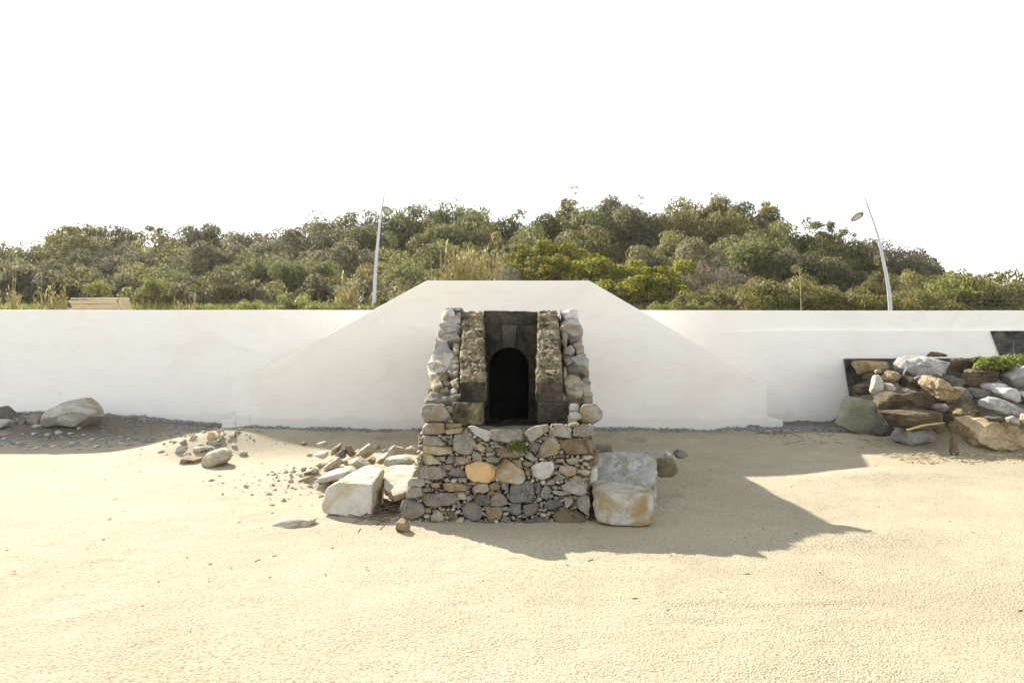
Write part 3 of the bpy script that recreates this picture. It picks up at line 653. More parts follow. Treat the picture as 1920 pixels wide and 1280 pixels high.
r4 = [
 ([(1025,315),(1060,285),(1130,295),(1140,335),(1100,372),(1040,355)], 8.9, 'pebble_white', 'small white stone on the sand behind the grey-white block', 0.13, 'rock'),
 ([(1150,335),(1220,270),(1310,290),(1340,335),(1280,375),(1180,375)], 9.2, 'dark_limestone', 'grey crumbly lump right of the small white stone', 0.25, 'rock'),
 ([(965,400),(1050,385),(1175,390),(1205,500),(1150,575),(1000,590),(965,545)], 8.35, 'straw_clod', 'squarish lump of packed straw beside the grey-white block', 0.25, 'clod'),
 ([(190,240),(220,215),(420,205),(465,240),(440,290),(230,300)], 8.75, 'grey_limestone', 'flat grey rock lying on the back of the grey-white block', 0.3, 'rock'),
]
for poly, D, mt, lab, dep, ct in r4:
    boulder('rock' if ct == 'rock' else 'straw_clod', z4(poly), D, mt, lab, ct, dep, None, 5 if ct == 'rock' else -4, 0.08 if ct == 'rock' else 0.16, 30, 1, 0.1, 3.0 if ct == 'rock' else 7.0)
# ---- rocks by the left wall
r6 = [
 ([(310,285),(345,185),(400,145),(560,105),(640,125),(690,180),(682,280),(620,322),(560,305),(470,280),(380,290)], 14.3, 'white_limestone', 'largest pale boulder on the earth bank at the wall foot', 0.8, 4, 0.05),
 ([(180,255),(210,210),(260,205),(295,240),(290,275),(200,290)], 14.6, 'grey_limestone', 'small grey rock left of the largest pale boulder', 0.3, 5, 0.06),
 ([(-80,240),(-60,170),(0,158),(30,165),(80,220),(108,258),(0,260)], 14.9, 'dark_limestone', 'dark grey rock cut by the left picture edge at the wall', 0.6, 6, 0.06),
 ([(-60,300),(-40,245),(85,243),(65,285),(0,318)], 14.2, 'white_limestone', 'white slab at the left picture edge below the dark grey rock', 0.4, 4, 0.04),
 ([(-30,360),(0,330),(40,325),(78,355),(20,370)], 13.6, 'white_limestone', 'low white stone lying lowest at the left picture edge', 0.3, 5, 0.06),
 ([(115,275),(140,258),(182,243),(175,280),(140,285)], 14.7, 'grey_limestone', 'little wedge of stone between dark rock and small grey rock', 0.2, 5, 0.06),
 ([(1435,365),(1455,330),(1490,345),(1493,382),(1445,385)], 12.05, 'orange_stone', 'upright orange stone on top of the small rubble heap', 0.12, 5, 0.05),
 ([(1470,400),(1520,380),(1532,412),(1490,435)], 11.9, 'grey_limestone', 'grey stone right below the upright orange stone', 0.15, 5, 0.06),
 ([(1248,400),(1280,378),(1292,420),(1262,435)], 12.1, 'grey_limestone', 'small grey stone at the left shoulder of the small rubble heap', 0.12, 5, 0.06),
 ([(1400,535),(1440,470),(1540,450),(1610,490),(1575,535),(1480,575),(1410,555)], 11.3, 'dusty_stone', 'largest pale rock at the front of the small rubble heap', 0.4, 5, 0.06),
 ([(1225,545),(1260,500),(1390,515),(1400,545),(1260,558)], 11.3, 'brown_stone', 'flat brown stone under sticks at the small rubble heap', 0.35, 5, 0.07),
 ([(1080,475),(1120,455),(1158,465),(1120,485)], 11.9, 'grey_limestone', 'flat grey stone apart to the left of the small heap', 0.15, 5, 0.06),
 ([(1305,385),(1350,362),(1362,392)], 12.2, 'dusty_stone', 'small tan stone at the back of the small rubble heap', 0.12, 5, 0.06),
 ([(1590,360),(1620,340),(1645,368),(1600,378)], 12.9, 'brown_stone', 'brown stone on the grey gravel below the left steps', 0.15, 5, 0.06),
 ([(1330,440),(1400,430),(1440,450),(1380,475),(1330,465)], 11.7, 'dusty_stone', 'pale tan stone in the middle of the small rubble heap', 0.2, 5, 0.06),
]
for poly, D, mt, lab, dep, fc, rg in r6:
    q_ = z6(poly); cxp = sum(a for a, b in q_) / len(q_); D = rayD(cxp, max(b for a, b in q_) - 1.5) + dep * 0.25
    boulder('boulder' if 'boulder' in lab.split()[:3] else 'rock', q_, D, mt, lab, 'rock', dep, None, fc, rg, 22)
ORD = []      # (object, phrase, photo x): numbered from the left once all stand
rx_ = random.Random(21)
def loose(pts, mats, phrase, group, smin, smax):
    for px, py in pts:
        w = rx_.uniform(smin, smax); h = w * rx_.uniform(.45, .8); mt = rx_.choice(mats); ph0 = rx_.uniform(0, 6)
        poly = [(px + w * .5 * math.cos(t + ph0) * rx_.uniform(.75, 1.2), py + h * .5 * math.sin(t + ph0) * rx_.uniform(.75, 1.2)) for t in np.linspace(0, 2 * PI, 6, endpoint=False)]
        D = rayD(px, py + h * .35); o = boulder('rock', poly, D, mt, 'stone', 'rock', w / F * D * .8, group, 5, .08, 18)
        ORD.append((o, phrase, px))
loose([(345, 832), (362, 818), (372, 846), (392, 842), (412, 820), (428, 848), (440, 835), (352, 852), (382, 868), (455, 850), (404, 858), (338, 843), (420, 864), (436, 818)], ['dusty_stone', 'dusty_stone', 'tan_limestone', 'white_limestone'], '{} small loose stone {}on the small rubble heap', 'loose stones on the small rubble heap', 11, 24)
loose([(590, 884), (605, 872), (618, 890), (628, 866), (640, 880), (580, 898), (600, 905), (652, 868), (664, 860), (615, 912), (676, 850), (690, 842), (705, 838), (722, 846), (742, 842), (632, 850), (648, 846), (765, 838), (570, 880)], ['dusty_stone', 'dusty_stone', 'white_limestone', 'tan_limestone'], '{} small broken stone {}in the rubble beside the white block', 'broken stones in the rubble left of the outlet', 12, 28)
chips = [(245,290,60,22),(325,350,38,26),(405,335,45,28),(232,345,34,26),(485,340,34,14),(575,350,22,14),(490,408,30,16),(665,428,38,20),(370,428,26,14),(545,442,28,16),(630,383,26,12),(120,408,24,12),(28,375,26,12),(830,362,16,12),(890,380,16,12),(830,408,34,10),(700,382,40,10),(545,305,14,10),(180,445,30,12),(250,440,30,14)]
for k, (a, b, w, h) in enumerate(chips):
    rr = random.Random(k); px, py = z6([(a, b)])[0]; D = F * (EYE - 0.12) / (py + 2 - 640)
    pl = [(px + w / 7.4 * math.cos(t) * rr.uniform(0.7, 1.15), py + h / 7.4 * math.sin(t) * rr.uniform(0.7, 1.15)) for t in np.linspace(0, 2 * PI, 7, endpoint=False)]
    D = 12.2
    for _ in range(6): D = F * (EYE - float(gh((px - 960) / F * D, D)) - 0.02) / (py - 640)
    boulder('stone_chip', pl, D, 'pebble_white', 'white stone chip scattered on the dark earth bank by the wall', 'stone chip', 0.12, 'white chips on the earth bank', 4, 0.05, 12)

# ------------------------------------------------------------------ the stone outlet
outlet = empty('stone_outlet', (0, 8.2, 0), 'old rubble-stone drain outlet with dark arched opening in centre', 'stone outlet')
def fD(py): return 7.1 + 0.4 * (975 - py) / 175.0                # battered front of the base
def face_stone(poly, mapf, nrm, mat, front=0.05, back=0.13, n=22, rough=0.05, smooth=1, name='stone', label=None, grow=1.05):
    SEED[0] += 1; sd_ = SEED[0]; rnd = random.Random(sd_)
    pts = resample(poly, n, smooth); c = pts.mean(0); pts = c + (pts - c) * grow
    nrm = Vector(nrm).normalized()
    P0 = [mapf(a, b) for a, b in pts]; C = sum(P0, Vector()) / n
    size = sum((p - C).length for p in P0) / n
    front = min(front, size * 0.75)
    front *= rnd.uniform(0.75, 1.25)
    tx, tz = rnd.uniform(-0.3, 0.3), rnd.uniform(-0.35, 0.2); fx, fz, fo = rnd.uniform(-1, 1), rnd.uniform(-1, 1), rnd.uniform(.1, .5)
    prof = [(-back, 0.95), (-0.02, 1.03), (front * 0.55, 1.015), (front * 0.9, 0.93), (front * 1.0, 0.66), (front * 1.0, 0.33)]
    rings = []
    for d, s in prof[::-1]:
        rr_ = []
        for p in P0:
            q = (p - C) * s
            tilt = (q.x * tx + q.z * tz - max(0, (q.x * fx + q.z * fz) - fo * size) * 0.6) * (1 if d > 0 else 0)
            k = (nz(C + q * 1.0 + nrm * d, 2.2 / size * 0.7, sd_) * 0.9 + nz(C + q, 5 / size, sd_) * 0.4) * size * rough
            rr_.append(q + nrm * (d + tilt + (k if d > 0 else 0)) + (q * (k / size) * 0.8))
        rings.append(rr_)
    V, Fc = ring_solid(name, rings, nrm * front * 1.03, nrm * -back)
    me = pydata(name, V, Fc, True, 48)
    o = link(name, me, MATS[mat], None); o.location = C
    o.parent = outlet; o.matrix_parent_inverse = Matrix.Translation(-outlet.location)
    if label: o['label'] = label
    return o
FRONT = (0, -1, 0.12)
mapF = lambda a, b: W(a, b, fD(b))
G, T, Wt, Dk, Br, Or = 'grey_limestone', 'tan_limestone', 'white_limestone', 'dark_limestone', 'brown_stone', 'orange_stone'
front = [
 (T,[(275,160),(440,160),(448,250),(290,262),(258,230)]),(T,[(455,215),(600,200),(610,245),(465,262)]),(Br,[(460,165),(600,165),(590,195),(470,205)]),
 (Wt,[(660,195),(720,190),(865,240),(860,300),(820,318),(740,270)]),(G,[(870,220),(1160,215),(1165,310),(1080,320),(1010,335),(880,305)]),
 (G,[(1165,245),(1250,190),(1380,170),(1385,225),(1290,290),(1240,325),(1195,290)]),(Wt,[(1420,215),(1440,165),(1520,175),(1590,210),(1585,290),(1425,280)]),
 (G,[(1600,270),(1630,190),(1700,172),(1785,185),(1785,265),(1700,290)]),(G,[(250,270),(380,275),(460,352),(440,362),(260,355)]),
 (T,[(255,362),(520,370),(520,430),(400,445),(258,425)]),(T,[(415,280),(468,275),(458,320),(430,312)]),(Dk,[(465,325),(520,280),(537,320),(530,352),(490,357)]),
 (G,[(540,270),(600,265),(725,310),(732,370),(690,430),(600,437),(530,400)]),(T,[(730,350),(770,345),(822,380),(790,427),(735,385)]),(Br,[(750,318),(818,325),(822,355),(770,342)]),
 (T,[(855,325),(892,325),(897,352),(860,352)]),(Dk,[(828,362),(888,382),(888,412),(823,412)]),(Wt,[(823,420),(897,415),(902,446),(823,457)]),
 (G,[(900,350),(988,370),(983,386),(900,372)]),(G,[(902,385),(1000,380),(1180,420),(1170,447),(1090,470),(960,457),(898,402)]),
 (Dk,[(1208,340),(1260,325),(1312,350),(1282,420),(1213,412)]),(T,[(1318,280),(1377,275),(1382,300),(1338,317)]),(Wt,[(1268,318),(1325,303),(1322,333)]),
 (T,[(1283,402),(1390,285),(1430,283),(1487,370),(1460,442),(1350,467),(1298,462)]),(Br,[(1493,340),(1560,300),(1762,310),(1772,427),(1560,447),(1528,402)]),
 (G,[(1478,308),(1524,318),(1502,342)]),(G,[(1168,457),(1210,418),(1292,482),(1245,507)]),(G,[(1448,482),(1522,478),(1524,507),(1453,512)]),(Dk,[(1473,430),(1532,438),(1532,472),(1488,462)]),
 (T,[(1533,480),(1642,470),(1647,522),(1580,532)]),(T,[(238,440),(310,433),(402,500),(412,522),(253,532)]),(G,[(355,465),(452,458),(452,502),(400,497)]),
 (G,[(458,502),(490,458),(542,458),(547,512),(468,522)]),(G,[(548,482),(600,458),(667,480),(672,517),(558,537)]),(T,[(638,448),(687,448),(687,482),(650,477)]),
 (T,[(693,440),(740,413),(792,470),(782,502),(698,497)]),(G,[(813,470),(880,453),(947,480),(920,522),(828,507)]),(Br,[(428,540),(500,523),(527,550),(502,582),(438,572)]),
 (G,[(213,622),(250,568),(340,543),(430,558),(477,610),(432,657),(300,662),(218,657)]),(Dk,[(488,612),(530,558),(590,563),(642,600),(632,642),(498,627)]),
 (Or,[(648,600),(660,540),(740,508),(850,508),(907,580),(902,640),(840,687),(720,682),(658,640)]),
 (T,[(918,560),(985,473),(1050,520),(1130,560),(1172,600),(1172,652),(1120,692),(960,687),(928,630)]),(T,[(1050,490),(1132,483),(1142,530),(1132,567)]),(Br,[(1148,500),(1242,508),(1237,537),(1158,542)]),
 (Wt,[(1238,550),(1320,508),(1422,498),(1432,560),(1402,642),(1300,662),(1238,622)]),(G,[(1438,642),(1490,608),(1547,650),(1500,672),(1433,677)]),
 (T,[(1478,540),(1560,538),(1642,560),(1622,622),(1550,642),(1488,602)]),(Br,[(1178,580),(1222,578),(1222,632),(1178,632)]),(Wt,[(903,640),(932,623),(942,672),(913,682)]),
 (Wt,[(118,680),(150,653),(272,658),(277,727),(128,722)]),(G,[(103,760),(118,733),(242,733),(247,812),(108,832)]),(G,[(568,650),(642,643),(657,682),(578,692)]),(T,[(443,660),(480,648),(502,682),(458,692)]),
 (Br,[(318,700),(402,688),(407,737),(338,737)]),(Br,[(438,700),(560,693),(692,730),(642,762),(500,772),(438,742)]),(T,[(698,740),(760,698),(832,708),(852,760),(790,787),(708,782)]),
 (Br,[(843,720),(900,688),(947,710),(942,757),(868,767)]),(G,[(968,690),(1027,688),(1022,767),(963,752)]),(Dk,[(1033,840),(1060,698),(1230,683),(1262,790),(1222,867),(1070,872)]),
 (Dk,[(1258,700),(1312,688),(1312,782),(1273,792)]),(G,[(1308,790),(1360,713),(1417,740),(1372,842),(1318,822)]),(G,[(1423,760),(1560,775),(1602,792),(1500,807),(1428,792)]),
 (G,[(1498,742),(1600,648),(1650,628),(1722,700),(1727,782),(1660,802),(1520,767)]),(G,[(248,745),(322,738),(332,772),(253,777)]),(G,[(368,745),(442,758),(430,777)]),
 (G,[(248,800),(400,783),(540,788),(567,840),(520,882),(400,907),(268,897)]),(T,[(568,775),(632,773),(642,847),(573,842)]),(G,[(640,820),(692,803),(702,842),(660,862)]),
 (Dk,[(708,830),(760,798),(852,808),(862,870),(820,907),(738,882)]),(G,[(863,850),(930,768),(1002,830),(1017,880),(940,907),(858,897)]),
 (G,[(63,880),(100,853),(200,848),(262,910),(267,960),(210,1012),(90,1014),(58,940)]),(Dk,[(598,920),(660,868),(760,873),(787,940),(782,1012),(720,1034),(640,1002)]),
 (Br,[(818,910),(952,908),(967,960),(942,1022),(838,1022)]),(Dk,[(998,940),(1060,878),(1132,883),(1137,960),(1100,987)]),(Dk,[(1158,900),(1270,868),(1297,900),(1282,962),(1200,992),(1158,972)]),
 (Dk,[(1338,920),(1380,848),(1482,843),(1492,900),(1400,937)]),(G,[(1518,820),(1612,813),(1592,882),(1540,922)]),(G,[(1608,880),(1660,803),(1742,813),(1752,900),(1742,982),(1680,947)]),
 (G,[(328,1000),(370,938),(432,950),(442,1034),(338,1034)]),(G,[(428,960),(472,948),(472,992)]),(Br,[(488,940),(562,960),(562,1024),(478,1024)]),(Dk,[(548,900),(580,868),(607,905),(570,932)]),
 ('earthy_stone',[(1418,1000),(1450,938),(1560,928),(1692,970),(1722,1022),(1600,1072),(1468,1062)]),(Dk,[(948,1034),(980,978),(1042,1020),(1052,1054)]),(Dk,[(1048,1020),(1142,1018),(1142,1057)]),
 (Dk,[(1148,1044),(1300,998),(1402,1020),(1392,1059)]),(Br,[(268,920),(322,918),(332,962),(288,967)]),(Dk,[(738,1020),(830,1028),(902,1052),(758,1052)]),
 (G,[(615,905),(650,880),(640,930)]),(Br,[(860,760),(900,765),(890,800),(850,800)]),(G,[(1320,860),(1345,880),(1320,920),(1300,890)]),(Br,[(240,545),(300,535),(290,560),(245,570)]),
 (Br,[(640,690),(690,695),(680,722),(650,715)]),(Dk,[(1500,900),(1520,930),(1480,935)]),(Dk,[(1025,780),(1040,800),(1025,840),(1005,815)]),(T,[(610,260),(650,200),(660,260),(640,285)]),
 (T,[(1405,180),(1420,190),(1410,280),(1390,260)]),(G,[(690,495),(705,520),(670,535)]),(T,[(1195,515),(1230,545),(1180,560)]),(Br,[(1640,640),(1600,630),(1620,600)]),
]
for mt, poly in front:
    lb = 'round orange stone' if mt == Or and poly[0][0] == 648 else None
    face_stone(z2(poly), mapF, FRONT, mt, 0.05, 0.13, 24, 0.2, 1, 'stone', lb)
def in_poly(X, Y, poly):
    r = np.zeros(X.shape, bool); n = len(poly)
    for i in range(n):
        (xa, ya), (xb, yb) = poly[i], poly[(i + 1) % n]
        if ya == yb: continue
        c = ((ya > Y) != (yb > Y)) & (X < (xb - xa) * (Y - ya) / (yb - ya) + xa); r ^= c
    return r
gx_, gy_ = np.meshgrid(np.arange(70, 1780, 4), np.arange(170, 1060, 4)); occ = np.zeros(gx_.shape, bool)
for mt, poly in front: occ |= in_poly(gx_, gy_, poly)
occ |= (gy_ < 225) & (gx_ > 590) & (gx_ < 1410)
occ |= (gx_ < 255 - (gy_ - 170) * .2) | (gx_ > 1775 - (gy_ - 170) * .04)
FV = []; FF = []; rf = random.Random(12); order = [tuple(c) for c in np.argwhere(~occ)]; rf.shuffle(order); nf = 0
for iy, ix in order:
    if occ[iy, ix] or nf > 260: continue
    dd = 0
    for r_ in (2, 3, 4, 5, 6, 8):
        if occ[max(0, iy - r_):iy + r_ + 1, max(0, ix - r_):ix + r_ + 1].mean() > .12: break
        dd = r_
    if dd < 2: continue
    rad = dd * 4 * 1.15; occ[max(0, iy - dd):iy + dd + 1, max(0, ix - dd):ix + dd + 1] = True; nf += 1
    cx_, cy_ = gx_[iy, ix], gy_[iy, ix]; k = len(FV); m7 = 7
    for sc_, fr in ((1.0, -.03), (.95, .02), (.55, .035)):
        for i in range(m7):
            a = 2 * PI * i / m7; rr2 = rad * sc_ * (1 + .25 * math.sin(a * 2 + nf) + .12 * math.sin(a * 3 + 2 * nf))
            p = z2([(cx_ + rr2 * math.cos(a) * 1.2, cy_ + rr2 * math.sin(a) * .85)])[0]; q = mapF(*p); q.y -= fr * rf.uniform(.7, 1.2); FV.append(q)
    for b_ in (0, m7):
        for i in range(m7): j = (i + 1) % m7; FF.append((k + b_ + i, k + b_ + j, k + b_ + m7 + j, k + b_ + m7 + i))
    FF.append(tuple(k + 2 * m7 + i for i in range(m7)))
o = link('small_stones', pydata('small_stones', FV, FF, True, 40), MATS['filler_stone'], outlet); o['kind'] = 'stuff'
# stones on the sloping shoulders beside the pilasters
def sD(py): return 8.2 + 2.0 * np.clip((756 - py) / 173.0, -0.2, 1.02)
def mapS(a, b): return W(a, b, float(sD(b)))
SL = (0, -0.75, 0.65)
left = [
 (Dk,[(445,100),(600,100),(597,150),(545,128),(448,124)]),(Wt,[(425,155),(450,122),(520,125),(537,182),(430,200)]),(Wt,[(425,203),(560,188),(575,235),(408,252)]),(Wt,[(398,262),(540,240),(592,258),(562,302),(388,327)]),
 (G,[(383,332),(550,318),(577,390),(373,402)]),(Wt,[(352,502),(375,418),(460,413),(522,500),(512,532),(400,522)]),(G,[(518,430),(572,423),(572,522),(528,532)]),
 (Wt,[(302,602),(345,520),(440,510),(517,550),(502,602),(440,662),(370,692),(313,652)]),(Wt,[(508,570),(562,538),(572,592),(518,602)]),(G,[(468,662),(520,608),(572,618),(567,722),(500,702)]),
 (Br,[(343,702),(430,658),(482,700),(452,752),(368,742)]),(T,[(328,762),(400,748),(432,800),(348,842)]),(G,[(438,760),(492,743),(502,772),(448,787)]),(T,[(498,760),(567,733),(572,812),(518,802)]),
 (G,[(398,822),(460,798),(482,842),(418,857)]),(Wt,[(478,820),(542,813),(557,847),(498,852)]),(G,[(288,902),(340,858),(440,878),(562,868),(562,902),(440,927),(298,937)]),(G,[(558,880),(602,858),(632,892),(588,907)]),
 (G,[(545,135),(590,155),(585,235),(565,185)]),(Dk,[(520,395),(570,400),(560,425),(525,420)]),
]
right = [
 ('pink_stone',[(1478,140),(1520,110),(1612,113),(1627,192),(1520,187)]),(Wt,[(1478,222),(1520,188),(1622,193),(1647,252),(1500,247)]),(Wt,[(1473,292),(1520,263),(1662,263),(1657,332),(1580,347),(1500,312)]),
 (G,[(1488,330),(1532,318),(1547,352),(1498,362)]),(Dk,[(1543,362),(1600,343),(1622,387),(1570,402)]),(G,[(1588,412),(1662,388),(1662,442),(1598,442)]),(G,[(1478,370),(1532,378),(1522,452),(1500,442)]),
 (G,[(1508,462),(1570,438),(1602,482),(1560,522),(1498,502)]),(G,[(1608,450),(1672,448),(1682,502),(1618,502)]),(G,[(1508,572),(1550,538),(1572,592),(1530,612)]),(Wt,[(1568,562),(1640,518),(1712,560),(1712,602),(1620,622)]),
 (Dk,[(1533,642),(1580,613),(1627,642),(1602,682),(1550,687)]),(G,[(1623,652),(1680,618),(1727,662),(1690,697)]),(T,[(1508,742),(1560,693),(1640,698),(1672,770),(1642,832),(1518,822)]),
 (G,[(1668,720),(1710,698),(1737,762),(1712,807),(1678,792)]),(T,[(1518,842),(1620,828),(1672,850),(1652,892),(1538,882)]),(G,[(1668,852),(1742,838),(1757,872),(1688,892)]),(G,[(1678,902),(1752,888),(1757,952),(1688,942)]),
 (Br,[(1500,520),(1560,525),(1545,545),(1505,570)]),(T,[(1500,610),(1530,620),(1530,690),(1500,730)]),(G,[(1620,505),(1690,510),(1700,550),(1650,520)]),(G,[(1460,900),(1500,850),(1530,890),(1480,915)]),(G,[(1470,110),(1480,140),(1475,220),(1462,180)]),
]
for mt, poly in left + right: face_stone(z1(poly), mapS, SL, mt, 0.06, 0.16, 22, 0.22, 0, 'stone', None, 1.10)
# stones standing on the ledge level
D8 = lambda D: (lambda a, b: W(a, b, D))
for mt, poly, D in [(G,[(255,25),(300,-5),(440,-5),(497,90),(455,152),(280,157),(248,100)],7.7),(G,[(1668,45),(1700,-8),(1800,-8),(1862,60),(1852,120),(1780,167),(1688,152)],7.75),
                    (Wt,[(1573,65),(1640,58),(1692,105),(1682,127),(1578,132)],7.75),(Wt,[(1578,-15),(1662,-15),(1657,52),(1583,50)],7.85),(T,[(465,125),(515,130),(515,155),(470,158)],7.75),(G,[(465,15),(510,5),(520,60),(490,65)],7.8),
                    (T,[(1565,135),(1640,130),(1640,165),(1600,200),(1565,185)],7.72)]:
    face_stone(z2(poly), D8(D), (0, -1, 0.2), mt, 0.10, 0.3, 24, 0.13, 1, 'stone')
# procedural rubble on the outer flanks
def flank(x0, sgn):
    rnd = random.Random(5 + sgn); z = 0.0
    while z < 1.75:
        h = rnd.uniform(0.15, 0.24); D = 7.35 + z * 0.3 + rnd.uniform(0, 0.15)
        while D < 10.45:
            w = rnd.uniform(0.22, 0.42)
            top = 0.72 if D < 8.2 else 1.1 + (D - 8.2) * 0.3925 - 0.05
            if z + h * 0.8 < top and D + w < 10.6:
                poly = [(D + 0.01, z + 0.01 + rnd.uniform(0, .03)), (D + w * .5, z + rnd.uniform(-.01, .02)), (D + w - 0.01, z + 0.01 + rnd.uniform(0, .03)), (D + w - .01 - rnd.uniform(0, .05), z + h - .01), (D + w * .5, z + h + rnd.uniform(-.02, .02)), (D + .01 + rnd.uniform(0, .05), z + h - .01)]
                face_stone(poly, lambda a, b: Vector((x0, a, b)), (sgn, 0, 0.05), rnd.choice([G, G, T, Wt, Dk, Br]), 0.06, 0.10, 12, 0.1, 1, 'stone')
            D += w
        z += h
flank(-0.84, -1); flank(0.76, 1)

def solid(bm, corners):
    """8 corners: bottom 4 (ccw) then top 4"""
    v = [bm.verts.new(c) for c in corners]
    for f in ((0, 1, 2, 3), (4, 5, 6, 7), (0, 1, 5, 4), (1, 2, 6, 5), (2, 3, 7, 6), (3, 0, 4, 7)): bm.faces.new([v[i] for i in f])
    return v
def hexa(x0, x1, y0, y1, z0, z1): return [(x0, y0, z0), (x1, y0, z0), (x1, y1, z0), (x0, y1, z0), (x0, y0, z1), (x1, y0, z1), (x1, y1, z1), (x0, y1, z1)]
bm = bmesh.new()
solid(bm, [(-.94, 7.135, -.3), (.67, 7.135, -.3), (.74, 8.0, -.3), (-.82, 8.0, -.3), (-.80, 7.50, .715), (.75, 7.50, .715), (.74, 8.0, .73), (-.82, 8.0, .73)])
solid(bm, [(-.83, 7.9, -.3), (.73, 7.9, -.3), (.74, 10.6, -.3), (-.82, 10.6, -.3), (-.83, 7.9, .54), (.73, 7.9, .54), (.74, 10.6, .54), (-.82, 10.6, .54)])
solid(bm, [(-.81, 7.96, .30), (-.335, 7.96, .30), (-.415, 10.35, .30), (-.83, 10.35, .30), (-.80, 8.30, .84), (-.335, 8.30, .84), (-.415, 10.35, 1.90), (-.82, 10.35, 1.90)])
solid(bm, [(.315, 7.96, .30), (.73, 7.96, .30), (.75, 10.35, .30), (.385, 10.35, .30), (.315, 8.30, .84), (.72, 8.30, .84), (.74, 10.35, 1.90), (.385, 10.35, 1.90)])
solid(bm, hexa(-.83, -.385, 10.33, 14.3, -.3, 1.60)); solid(bm, hexa(.305, .75, 10.33, 14.3, -.3, 1.60))
solid(bm, [(-.82, 10.36, 1.60), (.74, 10.36, 1.60), (.74, 14.29, 1.60), (-.82, 14.29, 1.60), (-.80, 10.37, 1.93), (.72, 10.37, 1.93), (.74, 14.28, 1.84), (-.80, 14.28, 1.84)])
solid(bm, hexa(-.38, .30, 13.78, 14.28, -.2, 1.59))
bmesh.ops.recalc_face_normals(bm, faces=bm.faces)
bmesh.ops.subdivide_edges(bm, edges=bm.edges[:], cuts=14, use_grid_fill=True)
bm.normal_update()
for v in bm.verts: v.co += v.normal * (0.03 * nz(v.co, 5, 1) + 0.02 * nz(v.co, 12, 2))
me = bpy.data.meshes.new('mortar_core'); bm.to_mesh(me); bm.free(); finish(me, True, 50)
link('mortar_core', me, MATS['mortar'], outlet)

def block(name, corners, mat, pitted=0.012, cuts=11, bev=0.012, parent=outlet, label=None):
    SEED[0] += 1; s_ = SEED[0]
    bm = bmesh.new(); solid(bm, corners); bmesh.ops.recalc_face_normals(bm, faces=bm.faces)
    C = sum((Vector(c) for c in corners), Vector()) / 8
    bmesh.ops.bevel(bm, geom=bm.edges[:], offset=bev, segments=1, affect='EDGES')
    big = [e for e in bm.edges if e.calc_length() > 0.06]
    bmesh.ops.subdivide_edges(bm, edges=big, cuts=cuts, use_grid_fill=True)
    bm.normal_update()
    for v in bm.verts:
        q = v.co
        a = nz(q, 22, s_); b_ = nz((q.x, q.y * .6, q.z * 1.6), 42, s_ + 4); c_ = nz(q, 6, s_ + 8)
        d = -pitted * max(0, a - 0.05) * 3.0 - pitted * max(0, b_ - 0.1) * 1.8 + pitted * c_ * 0.9
        v.co = q + v.normal * d
    for v in bm.verts: v.co -= C
    me = bpy.data.meshes.new(name); bm.to_mesh(me); bm.free(); finish(me, True, 60)
    o = link(name, me, MATS[mat]); o.location = C; o.parent = parent; o.matrix_parent_inverse = Matrix.Translation(-parent.location)
    if label: o['label'] = label
    return o
# coping of the two pilasters: sloping tufa blocks
def slz(D): return 1.205 + (D - 8.2) * 0.3925
def solveD(py):
    a, b = 8.0, 10.4
    for _ in range(40):
        m_ = (a + b) / 2
        if 640 + (EYE - slz(m_)) / m_ * F > py: a = m_
        else: b = m_
    return (a + b) / 2
def pil(side):
    if side < 0:
        outer = lambda D: -.538 - .097 * (D - 8.2) / 2.0; inner = lambda D: -.269 - .093 * (D - 8.2) / 2.0; js = [583, 611.5, 644.5, 679, 712]
    else:
        outer = lambda D: .522 + .072 * (D - 8.2) / 2.0; inner = lambda D: .247 + .081 * (D - 8.2) / 2.0; js = [583, 613, 645.5, 680, 713]
    Ds = [solveD(y_) for y_ in js]; Ds[-1] = 8.2
    for k in range(4):
        a, b = Ds[k + 1], Ds[k]
        g = 0.014
        dz = random.uniform(-0.016, 0.016); t = 0.30
        lo = 0.976 if k == 3 else slz(a) - t
        hi = lo if k == 3 else slz(b) - t
        j = [random.uniform(-0.006, 0.006) for _ in range(4)]
        cor = [(outer(a) + j[0], a + g, lo), (inner(a) + j[1], a + g, lo), (inner(b) + j[2], b - g, hi), (outer(b) + j[3], b - g, hi),
               (outer(a) + j[0], a + g, slz(a) + dz), (inner(a) + j[1], a + g, slz(a) + dz), (inner(b) + j[2], b - g, slz(b) + dz), (outer(b) + j[3], b - g, slz(b) + dz)]
        block('coping_block', cor, 'tufa', 0.024, 18, 0.022)
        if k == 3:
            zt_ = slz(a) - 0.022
            block('shade_slab', [(outer(a) + .004, a - .016, lo), (inner(a) - .004, a - .016, lo), (inner(a) - .004, a + .05, lo), (outer(a) + .004, a + .05, lo), (outer(a) + .004, a - .012, zt_), (inner(a) - .004, a - .012, zt_), (inner(a) - .004, a + .05, zt_), (outer(a) + .004, a + .05, zt_)], 'tufa_dark', 0.007, 9, 0.008)  # added thin slab; dark colour stands for shade on the front turned from the sun
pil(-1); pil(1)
lb = W(847, 795, 8.02); lb2 = W(905, 755, 8.02)
block('foot_block', hexa(lb.x, lb2.x, 8.02, 8.5, lb.z - .01, lb2.z), 'tufa', 0.012, 12, 0.012)
rb = W(1009, 794, 8.04); rb2 = W(1069, 755, 8.04)
block('foot_block', hexa(rb.x, rb2.x, 8.04, 8.5, rb.z - .01, rb2.z), 'tufa_dark', 0.012, 12, 0.012, label='sooty dark foot block')
